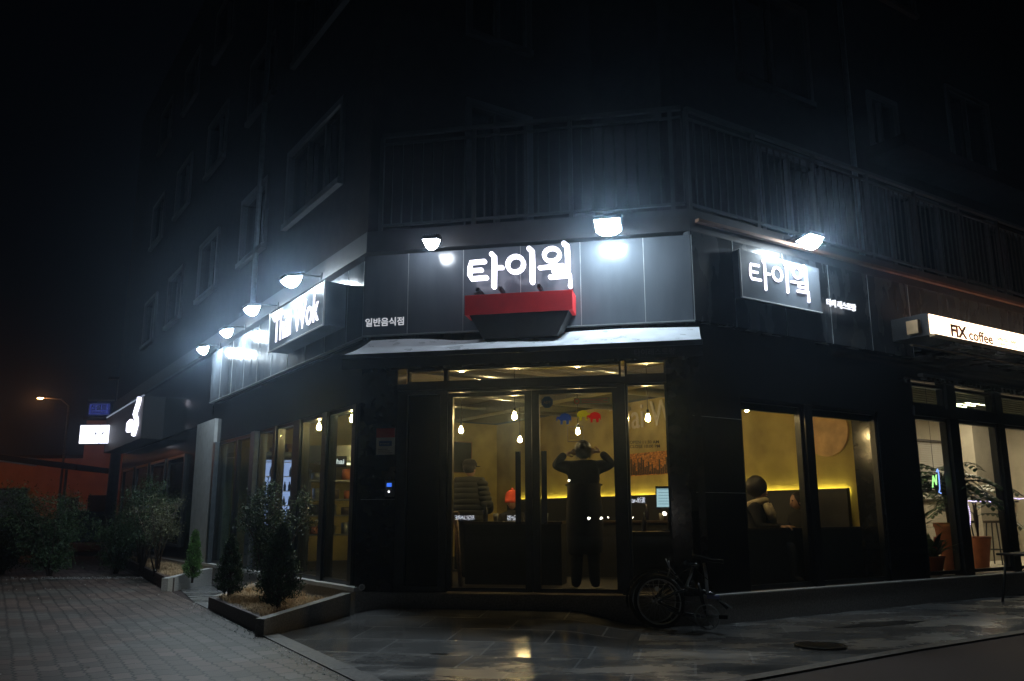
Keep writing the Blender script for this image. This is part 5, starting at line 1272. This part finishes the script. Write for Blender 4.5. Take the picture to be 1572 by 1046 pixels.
mb = MB(bf); mb.tube([(.50, -.06, .34), (.62, -.05, .335)], .022, 10); mb.build('bluish_tube', mat('bluish', (.25, .27, .5), .25), bk)  # short tube on the frame, coloured bluish
mb = MB(bf); mb.tube([(.60, .02, .30), (.74, -.08, .24)], .008, 6); mb.build('kickstand', 'steel', bk)
mb = MB(bf); mb.ball((-.005, -.06, .40), .026, 12, 8, sq=(1, .3, 1)); mb.build('reflector', 'sticker_white', bk)

# ------------------------------------------------------------------ neighbour shop and the street at far left
BX(FA, 'ground_wall', 'black_stone', (-17.2, -8.16, .12, .4, .2901, 2.93), (-17.2, -7.26, .08, .4, 2.951, 4.35))
for i in range(4):
    a = -9.3 - i * 1.9
    window(FA, a - 1.5, a, .6, 2.4, y=.10, gm='dark_pane', name='dark_window')
s = thing('shop_sign_board', 'long dark sign board of the neighbouring shop at far left', 'sign', FA @ at(-14.5, -.2, 2.93))
MB(FA).box(-17.1, -11.7, -.4, .079, 2.94, 3.93).build('board', 'black_matte', s)
MB(FA).box(-17.1, -11.7, -.42, -.38, 3.931, 3.96).build('edge_strip', emis('edge_glow', (.6, .7, .9), .35), s)
MB(FA).tube([(-12.02, -.44, 3.93), (-12.06, -.44, 3.82), (-12.30, -.44, 3.66), (-12.42, -.44, 3.56), (-12.2, -.44, 3.44), (-12.1, -.44, 3.32), (-12.28, -.44, 3.16), (-12.4, -.44, 3.08)], .055, 8).build('logo', 'letters', s)
MB(FA).tube([(-12.7, -.44, 3.36), (-12.9, -.44, 3.45), (-13.2, -.44, 3.42), (-13.2, -.44, 3.24), (-12.8, -.44, 3.22), (-12.7, -.44, 3.36)], .05, 8).build('logo', 'letters', s)
# projecting light box
jf = at(-11.48, 23.6, -.13) @ Matrix.Rotation(rad(-4), 4, 'Z')
s = thing('projecting_sign', 'bright white two panel light box sign projecting over the far sidewalk', 'sign', jf @ at(0, 0, 3.1))
MB(jf).box(-.60, .60, .0, .18, 3.28, 3.83, bev=.01).build('cabinet', 'dark_frame', s)
MB(jf).box(-.58, -.012, -.008, -.001, 3.30, 3.81).build('face', 'proj_face', s); MB(jf).box(.006, .58, -.008, -.001, 3.30, 3.81).build('face', 'proj_face', s)
mb = MB(jf)
for sx in (-1, 1):
    for i in range(3): mb.tube([(sx * .08 - .02, -.012, 3.52), (sx * (.10 + .03 * i) - .02, -.012, 3.60 + .03 * i)], .006, 5)
    mb.tube([(sx * .08 - .02, -.012, 3.42), (sx * .08 - .02, -.012, 3.62)], .007, 5)
mb.build('print', 'grey_print', s)
MB(jf).tube([(.60, .09, 3.66), (.95, .09, 3.66)], .025, 8).build('bracket', 'dark_frame', s)
# concrete pole and blue street name sign
s = thing('utility_pole', 'grey concrete utility pole rising behind the neighbouring shop', 'pole', at(-12.85, 27.6, 0))
MB(at(-12.85, 27.6, 0)).tube([(0, 0, 0), (0, 0, 5.6)], [.17, .14], 16).build('shaft', 'concrete_pole', s)
MB(at(-12.85, 27.6, 0)).box(-.45, .45, -.05, .05, 5.62, 5.70).build('crossarm', 'dark_frame', s)
s = thing('street_name_sign', 'blue street name sign with white Korean words near the pole', 'sign', at(-13.45, 27.4, 4.6))
MB(at(-13.45, 27.4, 0)).box(-.32, .36, -.02, .02, 4.42, 4.80, bev=.01).build('plate', emis('blue_added_glow', (.10, .14, .75), .22), s)  # plate made to glow faintly, in place of light falling on it
MB(at(-13.45, 27.4, 0)).box(-.34, .50, -.03, .03, 4.87, 4.92).build('arm', 'concrete_pole', s)
mb = MB(at(-13.45, 27.4, 0))
for q in ((-.31, .35, 4.43, 4.445), (-.31, .35, 4.775, 4.79), (-.31, -.295, 4.4452, 4.7748), (.335, .35, 4.4452, 4.7748)): mb.box(q[0], q[1], -.026, -.021, q[2], q[3])
mb.build('border', 'white_paint', s)
text("신설로", at(-13.70, 27.378, 4.58), .52, 'white_paint', 'letters', s, depth=.004, bold=.02)
text("Sinseol-ro", at(-13.68, 27.378, 4.475), .48, 'white_paint', 'letters', s, depth=.004)
MB(at(-13.45, 27.4, 0)).tube([(-.1, 0, 4.81), (-.1, 0, 4.87)], .012, 6).build('hanger', 'dark_frame', s)
# far buildings lit by a sodium lamp
s = thing('far_building', 'low orange lit building at the far end of the left street', 'building', at(-34, 60, 0))
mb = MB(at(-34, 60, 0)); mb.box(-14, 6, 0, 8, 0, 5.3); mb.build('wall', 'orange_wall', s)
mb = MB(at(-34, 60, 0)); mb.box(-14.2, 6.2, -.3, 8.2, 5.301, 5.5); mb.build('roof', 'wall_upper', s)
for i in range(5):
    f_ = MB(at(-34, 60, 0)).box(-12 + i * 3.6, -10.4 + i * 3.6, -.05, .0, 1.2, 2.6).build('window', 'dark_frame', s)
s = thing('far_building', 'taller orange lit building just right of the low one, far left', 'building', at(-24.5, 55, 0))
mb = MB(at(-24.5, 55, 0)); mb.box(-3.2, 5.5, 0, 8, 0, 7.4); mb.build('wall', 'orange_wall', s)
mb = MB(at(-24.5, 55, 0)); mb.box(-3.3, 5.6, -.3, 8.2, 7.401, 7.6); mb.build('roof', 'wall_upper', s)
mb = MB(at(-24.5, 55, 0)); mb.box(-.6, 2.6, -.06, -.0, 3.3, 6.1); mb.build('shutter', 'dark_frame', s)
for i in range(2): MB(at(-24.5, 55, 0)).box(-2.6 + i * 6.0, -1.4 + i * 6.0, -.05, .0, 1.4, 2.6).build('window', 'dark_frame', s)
def street_lamp(x, y, h, lens, label, arm=-1.2, size=.16):
    s = thing('street_lamp', label, 'street lamp', at(x, y, 0))
    MB(at(x, y, 0)).tube([(0, 0, 0), (0, 0, h - .4), (arm * .3, 0, h), (arm, 0, h + .1)], [.08, .055, .045, .035], 10).build('pole', 'concrete_pole', s)
    MB(at(x, y, 0)).box(arm - .3, arm + .15, -.1, .1, h + .08, h + .18, bev=.03).build('head', 'dark_frame', s)
    MB(at(x, y, 0)).ball((arm - .1, 0, h + .07), size, 12, 8, sq=(1.2, .6, .3)).build('lens', lens, s)
street_lamp(-25.8, 49, 7.95, 'sodium', 'far sodium street lamp glowing small and orange at the left edge', -1.6, .14)
street_lamp(-33, 50, 6.0, 'sodium', 'far sodium street lamp hidden beyond the left edge of the street', -1.6, .30)
# dark carport, wall and parked car
s = thing('carport', 'dark carport roof on posts with pale rail at far left', 'shelter', at(-18, 32, 0))
mb = MB(at(-18, 31, 0)); mb.face_prism([(-4.5, 3.95), (2.6, 3.0), (2.6, 2.8), (-4.5, 3.75)], -.8, 2.5); mb.build('roof', 'black_matte', s)
mb = MB(at(-18, 31, 0)); mb.tube([(-4.4, -.86, 3.72), (1.2, -.86, 2.96)], .03, 6); mb.build('rail', 'white_paint', s)
for x in (-1.1, 2.2): MB(at(-18, 31, 0)).tube([(x, -.7, 0), (x, -.7, 3.1 - .12 * x)], .05, 8).build('post', 'concrete_pole', s)
s = thing('garden_wall', 'low grey wall under the carport at far left', 'wall', at(-17, 30, 0))
mb = MB(at(-16.8, 29.6, 0)); mb.box(-1.9, .0, 0, .2, 0, 2.1); mb.build('wall', 'plaster_grey', s)
mb = MB(at(-16.8, 29.6, 0)); mb.box(-1.95, .05, -.04, .24, 2.101, 2.17); mb.build('coping', 'granite', s)
def car(f, label):
    t = thing('parked_car', label, 'car', f)
    prof = [(-2.1, .32), (-2.15, .62), (-2.0, .86), (-1.3, .95), (-.75, 1.36), (.55, 1.42), (1.25, .98), (1.95, .86), (2.15, .62), (2.1, .30)]
    mb = MB(f)
    secs = []
    for y, kz, kx in ((-.82, .0, .97), (-.85, .0, 1.0), (.85, .0, 1.0), (.82, 0, .97)): secs.append([(x * kx, y if z < .96 else y * .84, z) for x, z in prof])
    vs = [p for s_ in secs for p in s_]; n = len(prof); fs = []
    for i in range(3):
        for k in range(n): fs.append([i * n + k, i * n + (k + 1) % n, (i + 1) * n + (k + 1) % n, (i + 1) * n + k])
    fs += [list(range(n))[::-1], [3 * n + k for k in range(n)]]
    mb.add(vs, fs); mb.build('body', 'car_paint', t)
    for sy in (-1, 1):
        g = MB(f); g.face_prism([(-1.12, .98), (-.72, 1.30), (.5, 1.35), (1.1, 1.0)], sy * .835, sy * .78); g.build('side_window', 'dark_pane', t)
    for sx in (-1.35, 1.35):
        for sy in (-1, 1):
            w_ = MB(f).ring((sx, sy * .78, .32), (0, 1, 0), .23, .09, 28, 8).build('wheel', 'rubber', t); MB(f).disc((sx, sy * .80, .32), (0, 1, 0), .17, .1, 20).build('rim', 'steel', w_)
    for sy in (-1, 1):
        MB(f).ball((2.08, sy * .62, .68), .1, 10, 8, sq=(.5, 1.3, .8)).build('headlight', 'steel', t); MB(f).ball((-2.08, sy * .66, .72), .09, 10, 8, sq=(.4, 1.4, .8)).build('tail_light', 'sticker_red', t)
car(at(-15.4, 31.5, 0) @ Matrix.Rotation(rad(200), 4, 'Z'), 'dark car parked beyond the shrubs at far left')
car(at(-18.9, 27.0, 0) @ Matrix.Rotation(rad(195), 4, 'Z'), 'dark car parked at the left edge behind the sidewalk shrubs')

# ------------------------------------------------------------------ across the road, behind the camera: what the glass reflects
s = thing('opposite_shop', 'low shop across the road seen only as reflections in the doors', 'building', at(-12, -31, 0))
MB(at(-12, -31, 0)).box(-16, 10, -6, .0, -.01, 4.5).build('wall', 'wall_upper', s)
for x, z, wd, bd in ((3.35, 1.90, .95, 'Be'), (-7.4, .95, 1.3, 'SQUARE'), (-4.2, .95, .7, 'Grill')):
    f = at(-12 + x, -28.35, z - .02) @ Matrix.Rotation(math.pi, 4, 'Z')
    b_ = MB(at(-12 + x, -28.35, z)).box(-wd / 2 - .1, wd / 2 + .1, -.3, -.03, -.1, .42).build('sign_box', 'black_matte', s)
    text(bd, f @ T(-wd / 2, -.0, .02), wd, emis('far_letters', (.8, .85, 1), 9), 'letters', s, depth=.02, bold=.02, height=.30)
for x, y, z, k in ((-11.43, -28.2, 1.06, .09), (-10.7, -28.2, 1.06, .09), (-10.28, -28.2, 1.10, .05), (-7.06, -28.2, 1.3, .12), (-8.86, -28.2, 1.08, .05), (-12.6, -28.2, 3.2, .07)):
    MB(at(x, y, z)).ball((0, 0, 0), k, 12, 8).build('lamp', emis('far_lamp', (1, .9, .8), 45), s)
# ------------------------------------------------------------------ added haze volume, stands in for lens glow round the lamps
hz = MB(); hz.box(-60, 40, -6, 75, -1.05, 15.5)
me_o = None
m = bpy.data.materials.new('lens_glow_haze'); m.use_nodes = True; t_ = m.node_tree; t_.nodes.clear()
o_ = t_.nodes.new('ShaderNodeOutputMaterial'); pv = t_.nodes.new('ShaderNodeVolumePrincipled')
pv.inputs['Color'].default_value = (.55, .74, 1, 1); pv.inputs['Density'].default_value = 0.0038; pv.inputs['Anisotropy'].default_value = 0.92
t_.links.new(pv.outputs[0], o_.inputs['Volume'])
ho = hz.build('haze', m); ho['kind'] = 'stuff'
